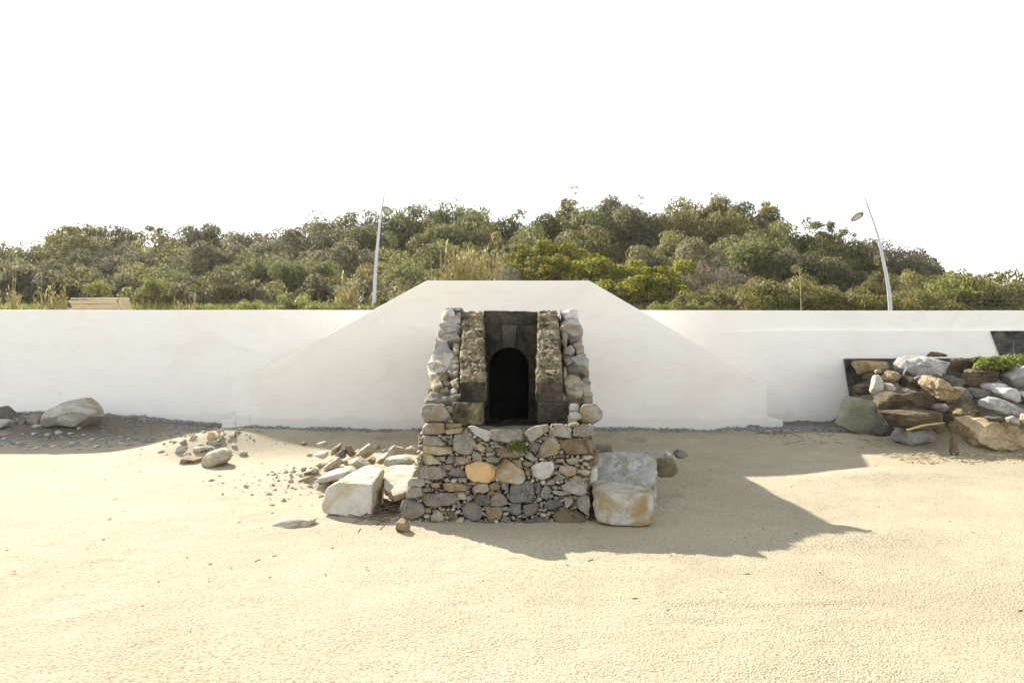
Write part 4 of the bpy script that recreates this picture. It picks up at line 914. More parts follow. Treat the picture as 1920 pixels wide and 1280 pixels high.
# jamb walls of the channel (below the coping)
for k in range(3):
    a = 8.52 + k * 0.53; b = a + 0.522
    xi = lambda D: -.275 - .093 * (D - 8.2) / 2.0
    xo = lambda D: .253 + .081 * (D - 8.2) / 2.0
    top = slz(a) - 0.305
    block('jamb_stone', [(xi(a) - .07, a, .57), (xi(a), a, .57), (xi(b), b, .57), (xi(b) - .07, b, .57), (xi(a) - .07, a, top), (xi(a), a, top), (xi(b), b, slz(b) - .31), (xi(b) - .07, b, slz(b) - .31)], 'tufa_dark', 0.006, 6, 0.006)
    block('jamb_stone', [(xo(a), a, .57), (xo(a) + .07, a, .57), (xo(b) + .07, b, .57), (xo(b), b, .57), (xo(a), a, top), (xo(a) + .07, a, top), (xo(b) + .07, b, slz(b) - .31), (xo(b), b, slz(b) - .31)], 'tufa_dark', 0.006, 6, 0.006)
# lintel and arch face
block('lintel', [(-.368, 10.16, 1.815), (.334, 10.16, 1.815), (.334, 10.6, 1.815), (-.368, 10.6, 1.815), (-.368, 10.18, 1.995), (.334, 10.18, 1.985), (.334, 10.6, 1.98), (-.368, 10.6, 1.99)], 'tufa_dark', 0.008, 12, 0.012)
ACX, AR, ASZ = -0.04, 0.258, 1.268
def arch_piece(name, poly, y0, y1, mat):
    SEED[0] += 1
    bm = bmesh.new(); n = len(poly)
    a = [bm.verts.new((x, y0, z)) for x, z in poly]; b = [bm.verts.new((x, y1, z)) for x, z in poly]
    bm.faces.new(a); bm.faces.new(b[::-1])
    for i in range(n): bm.faces.new((a[i], b[i], b[(i + 1) % n], a[(i + 1) % n]))
    bmesh.ops.recalc_face_normals(bm, faces=bm.faces)
    bmesh.ops.bevel(bm, geom=bm.edges[:], offset=0.006, segments=1, affect='EDGES')
    me = bpy.data.meshes.new(name); bm.to_mesh(me); bm.free()
    return link(name, me, MATS[mat], outlet)
def arc(a0, a1, n=7): return [(ACX + AR * math.cos(R(a)), ASZ + AR * math.sin(R(a))) for a in np.linspace(a0, a1, n)]
ZT = 1.81
arch_piece('keystone', arc(74, 107, 5) + [(-.135, ZT), (.075, ZT)], 10.13, 10.5, 'tufa_grey')
arch_piece('voussoir', arc(109, 150, 6) + [(-.385, 1.52), (-.385, ZT), (-.142, ZT)], 10.15, 10.5, 'tufa_dark')
arch_piece('voussoir', arc(72, 31, 6) + [(.345, 1.52), (.345, ZT), (.082, ZT)][0:3], 10.155, 10.5, 'tufa_dark')
arch_piece('voussoir', arc(152, 180, 4) + [(ACX - AR, .56), (-.385, .56), (-.385, 1.512)], 10.152, 10.5, 'tufa_dark')
arch_piece('voussoir', arc(29, 0, 4) + [(ACX + AR, .56), (.345, .56), (.345, 1.512)], 10.158, 10.5, 'tufa_dark')
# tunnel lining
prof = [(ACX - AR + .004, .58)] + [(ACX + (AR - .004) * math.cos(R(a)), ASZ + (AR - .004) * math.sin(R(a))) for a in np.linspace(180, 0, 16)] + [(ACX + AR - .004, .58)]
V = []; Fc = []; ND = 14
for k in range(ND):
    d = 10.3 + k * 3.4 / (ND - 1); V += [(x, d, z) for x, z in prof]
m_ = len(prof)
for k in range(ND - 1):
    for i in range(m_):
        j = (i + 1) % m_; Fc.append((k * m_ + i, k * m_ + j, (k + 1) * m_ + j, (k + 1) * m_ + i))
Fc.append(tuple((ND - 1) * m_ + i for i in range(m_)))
link('tunnel_lining', pydata('tunnel_lining', V, Fc, False), MATS['tunnel_shade'], outlet)
# floor slab of the channel
block('sill_slab', hexa(-.34, .31, 7.60, 8.03, .66, .755), 'dark_limestone', 0.01, 12, 0.015)
block('floor_slab', hexa(-.37, .345, 8.04, 10.3, .50, .60), 'tufa_dark', 0.01, 12, 0.01)

# ------------------------------------------------------------------ street lamps
def tube(path, radii, ns=8, cap=True):
    V = []; Fc = []; n = len(path)
    for i, p in enumerate(path):
        p = Vector(p); d = (Vector(path[min(i + 1, n - 1)]) - Vector(path[max(i - 1, 0)])).normalized()
        u = d.cross(Vector((0, 1, 0.01))); u = u.normalized() if u.length > 1e-4 else Vector((1, 0, 0)); w = d.cross(u)
        for k in range(ns):
            a = 2 * PI * k / ns; V.append(p + (u * math.cos(a) + w * math.sin(a)) * radii[i])
    for i in range(n - 1):
        for k in range(ns):
            j = (k + 1) % ns; Fc.append((i * ns + k, i * ns + j, (i + 1) * ns + j, (i + 1) * ns + k))
    if cap: Fc.append(tuple(range(ns - 1, -1, -1))); Fc.append(tuple((n - 1) * ns + k for k in range(ns)))
    return V, Fc
def curve_pts(ctrl, n=16):
    C_ = [Vector(c) for c in ctrl]; out = []
    C_ = [C_[0] * 2 - C_[1]] + C_ + [C_[-1] * 2 - C_[-2]]; m = len(C_) - 3
    for i in range(n + 1):
        t = i / n * m; k = min(int(t), m - 1); u = t - k; p0, p1, p2, p3 = C_[k:k + 4]
        out.append(0.5 * ((2 * p1) + (p2 - p0) * u + (2 * p0 - 5 * p1 + 4 * p2 - p3) * u * u + (3 * p1 - p0 - 3 * p2 + p3) * u ** 3))
    return out
def lamp(ctrl_px, D, head_px, arm_px, hw, tilt, yaw, label):
    ctrl = [W(a, b, D) for a, b in ctrl_px]; base = Vector((ctrl[0].x + (ctrl[0].x - ctrl[1].x) * .2, D, 1.96))
    root = empty('street_lamp', base, label, 'street lamp', 'street lamps behind the wall')
    path = curve_pts([base] + ctrl, 22); n = len(path)
    r0 = 4.1 / F * D; r1 = 1.7 / F * D
    V, Fc = tube(path, [r0 + (r1 - r0) * (i / (n - 1)) ** 1.2 for i in range(n)], 10)
    link('pole', pydata('pole', V, Fc), MATS['lamp_white'], root)
    V, Fc = tube([(base.x, D, 1.955), (base.x, D, 2.0)], [r0 * 2.2, r0 * 2.1], 12); link('base_flange', pydata('base_flange', V, Fc, False), MATS['lamp_white'], root)
    a0, a1 = W(*arm_px[0], D), W(*arm_px[1], D)
    V, Fc = tube([a0, (a0 + a1) / 2, a1], [0.014, 0.016, 0.022], 8); link('arm', pydata('arm', V, Fc), MATS['lamp_rim'], root)
    hc = W(*head_px, D)
    prof = [(0.0, 0.055), (0.35, 0.05), (0.7, 0.03), (0.95, 0.0), (1.0, -0.02), (0.97, -0.035), (0.80, -0.03)]
    def lathe(pr, ns=28):
        V = []; Fc = []
        for r_, z_ in pr:
            for k in range(ns): V.append((r_ * hw * math.cos(2 * PI * k / ns), r_ * hw * math.sin(2 * PI * k / ns), z_))
        for i in range(len(pr) - 1):
            for k in range(ns):
                j = (k + 1) % ns; Fc.append((i * ns + k, i * ns + j, (i + 1) * ns + j, (i + 1) * ns + k))
        return V, Fc
    M = Matrix.Translation(hc) @ Matrix.Rotation(yaw, 4, 'Z') @ Matrix.Rotation(tilt[1], 4, 'X') @ Matrix.Rotation(tilt[0], 4, 'Y')
    head = None
    for nm, pr, mt in (('lamp_head', prof, 'lamp_white'), ('lamp_rim', [(0.99, -0.022), (1.03, -0.03), (0.99, -0.045), (0.72, -0.045), (0.72, -0.036)], 'lamp_rim'), ('diffuser', [(0.74, -0.034), (0.4, -0.038), (0.02, -0.04)], 'lamp_diffuser')):
        V, Fc = lathe(pr); me = pydata(nm, [M @ Vector(v) for v in V], Fc); 
        if head is None: head = link(nm, me, MATS[mt], root)
        else: ob = link(nm, me, MATS[mt]); ob.parent = head
lamp([(701, 575), (703.5, 523), (707, 472), (712.5, 417), (721.5, 357.5)], 22, (726.5, 393), [(720.3, 378.5), (725, 386)], 0.15, (R(16), R(-34)), 0, 'white curved lamp post leaning right behind the left wall top')
lamp([(1669, 575), (1665, 533), (1656, 487), (1644.5, 436), (1620.5, 368.5)], 22, (1606.3, 405), [(1626, 390), (1612.5, 399.5)], 0.19, (R(-20), R(-30)), 0, 'white curved lamp post leaning left with ring-shaped lamp head on right')

# ------------------------------------------------------------------ wooden crate behind the wall
DK = 19.0
cr = empty('wooden_crate', W(176, 580, DK), 'weathered wooden crate of wide boards standing behind left wall top', 'crate')
def zk(a, b): return (100 + a / 9.6, 530 + b / 9.6)
def plank(name, pts, mat, y0, y1):
    poly = [XZ(*zk(a, b), DK) for a, b in pts]
    return prism(poly, y0, y1, name, MATS[mat], cr, 0.006)
plank('board', [(262, 315), (1120, 302), (1152, 372), (300, 383)], 'crate_wood', DK, DK + .035)
plank('board', [(304, 390), (1155, 379), (1198, 458), (343, 470)], 'crate_wood', DK + .004, DK + .04)
plank('board', [(346, 477), (1201, 466), (1245, 560), (395, 570)], 'crate_wood', DK, DK + .035)
plank('board', [(398, 577), (1248, 567), (1275, 640), (430, 650)], 'crate_wood', DK + .003, DK + .035)
plank('board', [(1128, 298), (1178, 262), (1195, 320), (1290, 640), (1280, 640)], 'crate_wood', DK + .04, DK + .5)
plank('board', [(275, 318), (300, 318), (440, 650), (425, 650)], 'crate_wood', DK + .04, DK + .5)
plank('rail', [(330, 248), (1170, 243), (1185, 300), (345, 304)], 'crate_wood', DK + .5, DK + .54)
for a in (300, 450, 770, 1065):
    plank('cross_slat', [(a, 292), (a + 90, 290), (a + 105, 270), (a + 18, 272)], 'crate_block', DK - .01, DK + .56)

# ------------------------------------------------------------------ vegetation
rng = np.random.default_rng(11)
def unit(n):
    v = rng.normal(size=(n, 3)); return v / np.linalg.norm(v, axis=1, keepdims=True)
def leaf_quads(P, Nrm, L, Wd):
    """rhombic leaves at P with normals Nrm"""
    n = len(P); a = unit(n); t = np.cross(Nrm, a); t /= np.linalg.norm(t, axis=1, keepdims=True) + 1e-9
    b = np.cross(Nrm, t); l = (L * rng.uniform(0.6, 1.3, n))[:, None]; w = (Wd * rng.uniform(0.6, 1.3, n))[:, None]
    fold = Nrm * (w * 0.25)
    return np.stack([P - t * l / 2, P + b * w / 2 + fold, P + t * l / 2, P - b * w / 2 + fold], 1).reshape(-1, 3)
def crown_mesh(name, Rx, Rz, nc, nl, L, Wd, mat, clump=(0.32, 0.55), up=0.35, low=-0.45):
    """crown centred at the origin made of leaf clumps"""
    u = unit(nc * 3); u = u[u[:, 2] > low][:nc]
    rad = rng.uniform(0.3, 1.12, len(u)) ** 0.65
    C = u * rad[:, None] * np.array([Rx, Rx, Rz]); C[:, 2] *= 0.95
    cr_ = rng.uniform(clump[0], clump[1], len(u)) * Rx
    k = rng.choice(len(u), nl, p=cr_ ** 2 / (cr_ ** 2).sum())
    d = unit(nl); d[:, 2] = np.where(rng.random(nl) < 0.5, np.abs(d[:, 2]), d[:, 2])
    r = cr_[k] * (1 - 0.35 * rng.random(nl) ** 1.6 + 0.22 * rng.random(nl) ** 6)
    P = C[k] + d * r[:, None] * np.array([1, 1, 0.85])
    nr = d * 0.8 + unit(nl) * 0.75 + np.array([0, 0, up]); nr /= np.linalg.norm(nr, axis=1, keepdims=True)
    me = quads_mesh(name, leaf_quads(P, nr, np.full(nl, L), np.full(nl, Wd)))
    me.materials.append(MATS[mat]); return me, C
def limb_tubes(V, Fc, p0, p1, r0, r1, ns=5, wob=0.12, seg=4):
    path = []
    for i in range(seg + 1):
        t = i / seg; q = Vector(p0).lerp(Vector(p1), t)
        if 0 < i < seg: q += Vector(rng.normal(size=3)) * wob * (Vector(p1) - Vector(p0)).length * 0.35
        path.append(q)
    v, f = tube(path, [r0 + (r1 - r0) * i / seg for i in range(seg + 1)], ns, False); o = len(V)
    V += v; Fc += [tuple(i + o for i in q) for q in f]
def trunk_mesh(name, H, C, r=0.1, mat='bark', nlimb=9):
    V = []; Fc = []
    top = Vector((rng.normal() * .15, rng.normal() * .15, -0.1 * H))
    limb_tubes(V, Fc, (0, 0, -H), top, r, r * .6, 7, .1, 5)
    for k in range(min(nlimb, len(C))):
        s = Vector((0, 0, -H)).lerp(top, rng.uniform(.45, 1.0)); limb_tubes(V, Fc, s, Vector(C[k]), r * .45, r * .12, 5, .12, 4)
    me = pydata(name, V, Fc); me.materials.append(MATS[mat]); return me
def twig_mesh(name, Rx, Rz, n, r, mat, z0):
    """bare twigs fanning up from the base"""
    V = []; Fc = []
    for _ in range(n):
        a = rng.uniform(0, 2 * PI); sp = rng.uniform(0.1, 1.0); h = rng.uniform(.55, 1.05)
        b = Vector((rng.normal() * .15 * Rx, rng.normal() * .15 * Rx, z0))
        e = Vector((math.cos(a) * Rx * sp, math.sin(a) * Rx * sp, z0 + (Rz * h) * (1 - .35 * sp * sp)))
        limb_tubes(V, Fc, b, e, r, r * .4, 3, .12, 4)
        for _k in range(3):
            s = b.lerp(e, rng.uniform(.4, .95)); q = s + Vector((rng.normal() * .25 * Rx, rng.normal() * .25 * Rx, abs(rng.normal()) * .25 * Rz))
            limb_tubes(V, Fc, s, q, r * .6, r * .3, 3, .15, 2)
    me = pydata(name, V, Fc, False); me.materials.append(MATS[mat]); return me
kinds = {}
specs = [('olive', 'leaf_olive', 1.5, 2.3), ('green', 'leaf_green', 1.45, 2.4), ('grey', 'leaf_grey', 1.5, 2.2), ('olive', 'leaf_olive', 1.3, 2.5), ('green', 'leaf_green', 1.7, 2.1), ('olive', 'leaf_olive', 1.6, 2.3), ('grey', 'leaf_grey', 1.35, 2.3)]
for look, mt, rx, rz in specs:
    me, C = crown_mesh('crown', rx, rz, 95, 24000, 0.115, 0.052, mt, (0.12, 0.40))
    tm = trunk_mesh('trunk', 4.2, C, 0.11)
    kinds.setdefault(look, []).append((me, tm, rx, rz))
bushes = {}
for look, mt, rx, rz, n, L in [('broom', 'leaf_broom', 1.1, 0.85, 6000, .11), ('broom', 'leaf_broom', 1.0, 0.95, 6000, .11), ('scrub', 'leaf_scrub', 1.1, .8, 5500, .10), ('scrub', 'leaf_scrub', 1.0, .9, 5500, .10),
                              ('bright', 'leaf_bright', .8, .6, 3500, .12), ('olive', 'leaf_olive', 1.1, .95, 6000, .13), ('dry', 'leaf_dry', 1.0, .9, 2600, .08), ('grey', 'leaf_grey', 1.1, 1.0, 6000, .13)]:
    me, C = crown_mesh('foliage', rx, rz, 30, n if look != 'bright' else 2000, L, L * .42, mt, (0.14, 0.4), .3, -0.7)
    tm = twig_mesh('stem', rx * .95, rz * 1.9, 34 if look != 'dry' else 80, .012, 'twig_grey' if look in ('dry', 'scrub') else 'twig_brown', -rz)
    bushes.setdefault(look, []).append((me, tm, rx, rz))
def place(name, pm, parts, loc, s, rz, label, cat, group):
    root = empty(name, loc, label, cat, group); root.scale = s; root.rotation_euler = (0, 0, rz)
    for pn, m_ in parts:
        o = bpy.data.objects.new(pn, m_); COL.objects.link(o); o.parent = root; o.location = pm
    return root
def zone(px):
    if px < 330: return 'above the wooden crate'
    if px < 660: return 'between crate and left lamp'
    if px < 980: return 'between left lamp and broom'
    if px < 1300: return 'behind the yellow broom'
    if px < 1600: return 'between broom and right lamp'
    return 'past the right lamp'
looktxt = {'olive': 'olive-green', 'green': 'mid green', 'grey': 'grey-green'}
rowtxt = {0: 'low front', 1: 'front-row', 2: 'middle-row', 3: 'upper-row', 4: 'skyline'}
rt = random.Random(3)
rows = [(29.0, .85, 1.9), (33.5, 1.15, 2.2), (38.5, 1.35, 2.5), (44.0, 1.5, 2.7), (50.0, 1.5, 2.3)]
for ri, (D, sc, sp) in enumerate(rows):
    x = -1130 / F * D
    while x < 1130 / F * D:
        Dd_ = D + rt.uniform(-1.8, 1.8); xx = x + rt.uniform(-.5, .5); px = 960 + xx / Dd_ * F
        x += sp * rt.uniform(.75, 1.2) * (1.0 if px < 1650 else .85)
        zc = float(canopy_z(xx, min(max(Dd_, D0), D1)))
        look = rt.choices(['olive', 'green', 'grey'], [5, 3, 4 if px < 700 else 1.5])[0]
        me, tm, rx, rz = rt.choice(kinds[look])
        s = sc * rt.uniform(.75, 1.12)
        zg = float(hz(xx, Dd_))
        top = zc + rt.uniform(-.30, .30)
        if px > 1690 and ri < 4: top = min(top, zc)
        if top - zg < 1.2: continue
        smax = max((top - zg) / (rz * 1.0 + .2), .3); s = min(s, smax)
        if 945 < px < 1290 and ri == 0: continue
        zcen = top - rz * s
        stretch = rt.uniform(1.0, 1.35); zcen = top - rz * s * stretch
        tr_ = place('tree', (0, 0, 0), (('crown', me), ('trunk', tm)), (xx, Dd_, zcen), (s, s, s * stretch), rt.uniform(0, 6.28),
              f'{looktxt[look]} {rowtxt[ri]} tree on the hillside {zone(px)}', 'tree', f'trees on the hillside {zone(px)}')
        ORD.append((tr_, '{} ' + f'{looktxt[look]} {rowtxt[ri]} tree ' + '{}' + zone(px), px))
# loose, thin crowns standing above the skyline
thin = []
for k in range(2):
    me, C = crown_mesh('crown', .9, .7, 12, 1300, .15, .06, 'leaf_olive', (0.2, .36)); thin.append((me, trunk_mesh('trunk', 3.2, C, .05)))
for k, (px, py, s, lab) in enumerate([(292, 416, .6, 'tiny crown sticking up above the skyline on the left'), (540, 208 + 195, .0, ''), (655, 399, .45, 'tiny crown sticking up just left of the left lamp post'), (1437, 384, 1.1, 'loose round crown standing clear at the right skyline shoulder'),
                                      (1545, 412, .9, 'loose flat crown on the falling skyline left of the right lamp'), (1590, 420, .6, 'small flat crown on the skyline nearest the right lamp head'), (150, 424, .9, 'loose round crown standing clear on the far left skyline'), (105, 432, .7, 'small loose crown on the left skyline edge'), (1693, 458, .35, 'tiny crown on a bare stem right of the right lamp post')]):
    if not lab: continue
    me, tm = thin[k % 2]; v = W(px, py + 20, 48.5)
    place('tree', (0, 0, 0), (('crown', me), ('trunk', tm)), v, (s, s, s), k * 1.3, lab, 'tree', 'thin crowns breaking the skyline')

def put_bush(look, px, ytop, D, s, label, group, sz=None):
    me, tm, rx, rz = rt.choice(bushes[look]); v = W(px, ytop, D); s3 = (s, s, sz or s)
    o = place('bush', (0, 0, 0), (('foliage', me), ('stem', tm)), (v.x, D, v.z - rz * s3[2] * .95), s3, rt.uniform(0, 6.28), label, 'bush', group)
    if label.startswith('*'): ORD.append((o, '{} ' + label[1:].split('|')[0] + ' {}' + label.split('|')[1], px))
    return o
# yellow-flowering broom above the stair top
for px, yt, D, s in [(985, 470, 31, 1.1), (1030, 462, 31, 1.2), (1075, 470, 30, 1.2), (1010, 492, 28, 1.1), (1060, 496, 28, 1.2), (1115, 500, 28, 1.1), (1120, 484, 31, 1.0), (1160, 510, 27, 1.1), (1205, 502, 28, 1.2), (1255, 512, 27, 1.1), (1195, 528, 26, 1.0), (1140, 530, 25.5, .9), (1240, 534, 26, 1.0), (965, 505, 28, .9), (1270, 500, 29, 1.0)]:
    put_bush('broom', px, yt, D, s * rt.uniform(.9, 1.15), '*yellow-flowering broom bush|in the ' + ('upper' if yt < 495 else 'lower') + ' row above the stair top', 'flowering broom bushes')
for px, yt, D, s in [(1345, 548, 25, 1.0), (1390, 540, 25, 1.1), (1430, 534, 25.5, 1.2), (1475, 532, 25.5, 1.15), (1520, 538, 25, 1.1), (1560, 546, 24.5, 1.0), (1600, 552, 24, .9), (1310, 556, 24.5, .8), (1410, 556, 24, .9), (1500, 556, 24, .9), (1640, 556, 24, .8), (1700, 548, 24.5, .9), (1740, 552, 24, .9)]:
    put_bush('scrub', px, yt, D, s * rt.uniform(.9, 1.1), '*straw-tinged scrub bush|along the right wall ' + ('behind' if yt < 550 else 'in front'), 'straw-tinged scrub by the right wall')
for px, yt, D, s in [(1290, 505, 28.5, 1.2), (1330, 488, 30, 1.2), (1370, 500, 29, 1.1), (1300, 535, 26, 1.1), (1345, 520, 27, 1.1)]:
    put_bush('dry', px, yt, D, s, '*dry grey twiggy bush|right of the yellow broom', 'dry twiggy bushes by the broom')
for px, yt, D, s in [(940, 496, 27, .8), (960, 508, 26.5, .7), (500, 545, 26, .8), (350, 530, 27, .9), (770, 530, 26, .7)]:
    put_bush('dry', px, yt, D, s, {940: 'dry brown twiggy bush at the reeds above the stair top', 960: 'lower dry twiggy bush between reeds and broom', 500: 'dry twiggy bush midway between crate and left lamp', 350: 'dry twiggy bush right of the wooden crate', 770: 'dry twiggy bush behind left slope of the stair'}[px], 'scattered dry bushes')
for px, yt, D, s in [(1790, 518, 26, 1.3), (1830, 530, 25, 1.0), (1885, 522, 26, 1.2), (1930, 520, 27, 1.3), (1760, 535, 25, 1.0)]:
    put_bush('bright' if px in (1790, 1760) else 'olive', px, yt, D, s, {1790: 'bright green bush on the low end of the hill', 1830: 'dark bush right of the bright green one', 1885: 'dark olive bush near the right picture edge', 1930: 'dark bush cut by the right picture edge', 1760: 'smaller bright green bush nearer the right lamp'}[px], 'bushes on the low end of the hill')
for px, yt, D, s in [(20, 505, 29, 1.3), (90, 520, 28, 1.3), (290, 520, 28, 1.2), (290, 535, 25.5, .9), (390, 528, 27, 1.1), (440, 520, 28, 1.2), (590, 525, 27, 1.1), (540, 540, 26, 1.0), (640, 545, 26, .8), (850, 505, 28, 1.1), (800, 520, 27, 1.0), (730, 545, 25, .8), (160, 515, 28, 1.2), (225, 522, 28, 1.1), (900, 500, 29, 1.2), (480, 535, 27, 1.0), (700, 530, 27, 1.0), (340, 540, 26, .9)]:
    put_bush(rt.choice(['olive', 'grey']), px, yt, D, s, f'*low grey-green bush|at the wood edge {zone(px)}', f'low bushes {zone(px)}')
for px, yt, D, s in [(185, 530, 21.6, .42), (1090, 528, 24, .5), (1285, 566, 22.5, .55), (1240, 570, 22, .5), (1330, 570, 22, .45), (290, 524, 24.5, .5), (550, 556, 23.5, .7), (750, 560, 22, .6), (470, 566, 22, .5), (600, 570, 21.8, .5), (640, 572, 21.8, .45), (380, 572, 22, .4), (720, 572, 21.8, .5)]:
    put_bush('bright', px, yt, D, s, {185: 'yellow-green bush right behind the wooden crate', 1090: 'small bright bush at the right end of the stair top', 1285: 'bright green tuft bush behind the right slope of the stair', 290: 'yellow-green bush just right of the wooden crate', 750: 'fresh green bush behind the left slope of the stair'}.get(px, '*small fresh green bush|along the top of the wall'), 'fresh green bushes along the wall')

def cane_mesh(name, n, H, spread, leaves, mat='leaf_reed', stem='cane_yellow'):
    V = []; Fc = []; LP = []
    for _ in range(n):
        b = Vector((rng.normal() * spread * .6, rng.normal() * spread * .4, 0)); h = H * rng.uniform(.5, 1.0)
        e = b + Vector((rng.normal() * .10 * h, rng.normal() * .08 * h, h))
        limb_tubes(V, Fc, b, e, .014, .007, 4, .03, 4)
        for _k in range(leaves):
            t = rng.uniform(.15, .98); p = b.lerp(e, t); a = rng.uniform(0, 2 * PI); l = rng.uniform(.18, .42) * (1.1 - .4 * t)
            d = np.array([math.cos(a) * .7, math.sin(a) * .7, rng.uniform(.3, .9)]); d /= np.linalg.norm(d)
            s = np.cross(d, [0, 0, 1.0]); s = s / (np.linalg.norm(s) + 1e-9) * .021; p = np.array(p)
            LP += [p, p + d * l * .5 + s, p + d * l + np.array([0, 0, -.25 * l]), p + d * l * .5 - s]
    sm = pydata(name + '_stalks', V, Fc, False); sm.materials.append(MATS[stem])
    lm = quads_mesh(name + '_leaves', np.array(LP)); lm.materials.append(MATS[mat]); return sm, lm
lone = cane_mesh('reed', 1, 1.0, .02, 14, 'leaf_bright'); canes = [cane_mesh('reed', 26, 1.0, .45, 9), cane_mesh('reed', 20, 1.0, .35, 10), cane_mesh('reed', 12, 1.0, .5, 6)]
def reed(px, ytop, D, s, k, label, group, wd=None):
    v = W(px, ytop, D); zg = float(hz(v.x, D)) - .05; h = v.z - zg
    sm, lm = canes[k] if k < 3 else lone; w = wd or s
    place('reed_clump', (0, 0, 0), (('stalks', sm), ('leaves', lm)), (v.x, D, zg), (w, w, h), px * .1, label, 'reeds', group)
GRD = 'reed clumps along the top of the wall'
for a in [(850, 458, 23.5, 1.2, 0, 'tall straw-yellow reeds at the left of the stair top'), (915, 452, 23.5, .9, 1, 'tallest pale reeds rising above the stair top'), (885, 470, 23.5, 1.1, 0, 'reeds between the two tallest clumps on the stair top'),
          (838, 486, 23.2, .8, 1, 'shorter straw reeds at the outer left of the tall clump'), (868, 462, 23.8, .8, 1, 'slim tall reeds second in the row above the stair top'), (902, 466, 23.2, .8, 0, 'dense reeds just left of the tallest pale clump'), (934, 474, 23.6, .7, 1, 'reeds falling away right of the tallest pale clump'),
          (660, 512, 22.5, .9, 0, 'pale yellow reeds just left of the left lamp post'), (640, 535, 22.3, .6, 1, 'shorter reeds left of the clump at the left lamp'), (620, 545, 22.3, .6, 2, 'sparse reeds farther left of the left lamp post'),
          (752, 540, 21.5, .5, 1, 'reeds right of the left lamp on the stair slope'), (790, 530, 22.5, .7, 2, 'sparse reeds near the left corner of the stair top'), (830, 515, 23, .6, 2, 'thin reeds at the left corner of the stair top'),
          (25, 545, 20.5, .7, 0, 'yellow-green reeds nearest the left picture edge'), (18, 505, 21.5, .4, 2, 'tall bare stalks at the left picture edge'), (100, 545, 20.3, .8, 0, 'yellow-green reeds left of the wooden crate'), (75, 520, 21, .6, 2, 'thin tall stalks left of the wooden crate'), (120, 530, 20.8, .4, 1, 'leafy stalks touching the left side of the crate'),
          (250, 550, 20, .35, 2, 'small yellow stalks just right of the crate'), (338, 550, 20, .4, 2, 'small yellow stalks farther right of the crate'), (365, 545, 21, .5, 2, 'green stalks midway between crate and stair'), (325, 555, 20, .3, 2, 'low yellow stalks right of the crate'),
          (1065, 508, 24, .4, 2, 'few pale stalks near the right end of the stair top'), (1502, 494, 23, .9, 3, 'single tall green stalk rising above the right scrub')]:
    reed(*a, GRD)
# bare winter twigs on the falling skyline
tw = twig_mesh('twigs', 1.0, 2.0, 26, .012, 'twig_grey', -1.0)
for k, px in enumerate([1640, 1665, 1685, 1712, 1730, 1750, 1775, 1800, 1830]):
    v = W(px, np.interp(px, SKX, SKY) - rt.uniform(2, 16), 44)
    root = empty('bare_shrub', (v.x, 44, v.z - .9), 'leafless shrub', 'shrub', 'leafless shrubs on the right skyline'); ORD.append((root, '{} leafless twiggy shrub {}on the falling right skyline', px))
    s = rt.uniform(.7, 1.1); root.scale = (s, s, s); root.rotation_euler = (0, 0, k)
    o = bpy.data.objects.new('twigs', tw); COL.objects.link(o); o.parent = root
# grass on the strip behind the wall
n = 42000
gx = rng.uniform(-17, 17, n); gy = rng.uniform(20.6, 25.0, n)
keep = (vn(gx * .6, gy * .8, 91) + .25 * rng.random(n) > -.12); gx, gy = gx[keep], gy[keep]; n = len(gx)
gz = hz(gx, gy); hgt = rng.uniform(.06, .22, n) * (1 + .8 * vn(gx * .9, gy, 92)); a = rng.uniform(0, 2 * PI, n)
bx_ = np.cos(a) * .012; by_ = np.sin(a) * .012; lx = rng.normal(size=n) * .05; ly = rng.normal(size=n) * .05
V = np.stack([np.stack([gx - bx_, gy - by_, gz - .01], 1), np.stack([gx + bx_, gy + by_, gz - .01], 1), np.stack([gx + lx, gy + ly, gz + hgt], 1)], 1).reshape(-1, 3)
me = quads_mesh('grass', V, 3); me.materials.append(MATS['leaf_bright'])
tag(link('grass', me), 'fresh green grass on the strip behind the wall', 'grass', None, 'stuff')
# wire fence behind the right slope of the stair and along the grass
def wire_fence(pxs, ytop, ybot, D, label):
    root = empty('wire_fence', W(pxs[0], ybot, D), label, 'fence')
    for px in pxs:
        a, b = W(px, ytop, D), W(px, ybot + 14, D); V, Fc = tube([b, a], [.014, .012], 6); link('post', pydata('post', V, Fc, False), MATS['rust'], root)
    for f in (.15, .5, .85):
        pts = []
        for i in range(len(pxs) - 1):
            for t in (0, .25, .5, .75):
                px = pxs[i] + (pxs[i + 1] - pxs[i]) * t; q = W(px, ytop + (ybot - ytop) * f, D); q.z -= .03 * math.sin(PI * t); q.y -= .02; pts.append(q)
        pts.append(W(pxs[-1], ytop + (ybot - ytop) * f, D) - Vector((0, .02, 0)))
        V, Fc = tube(pts, [.006] * len(pts), 4); link('wire', pydata('wire', V, Fc, False), MATS['wire'], root)
wire_fence([1100, 1149, 1217, 1285], 546, 574, 23.0, 'rusty post and wire fence behind the right slope of the stair')
wire_fence([360, 430, 500, 570, 640], 560, 578, 24.0, 'thin wire fence in the grass left of the left lamp')
wire_fence([1760, 1840, 1920, 2000], 556, 578, 22.5, 'thin wire fence at the low right end of the wall')

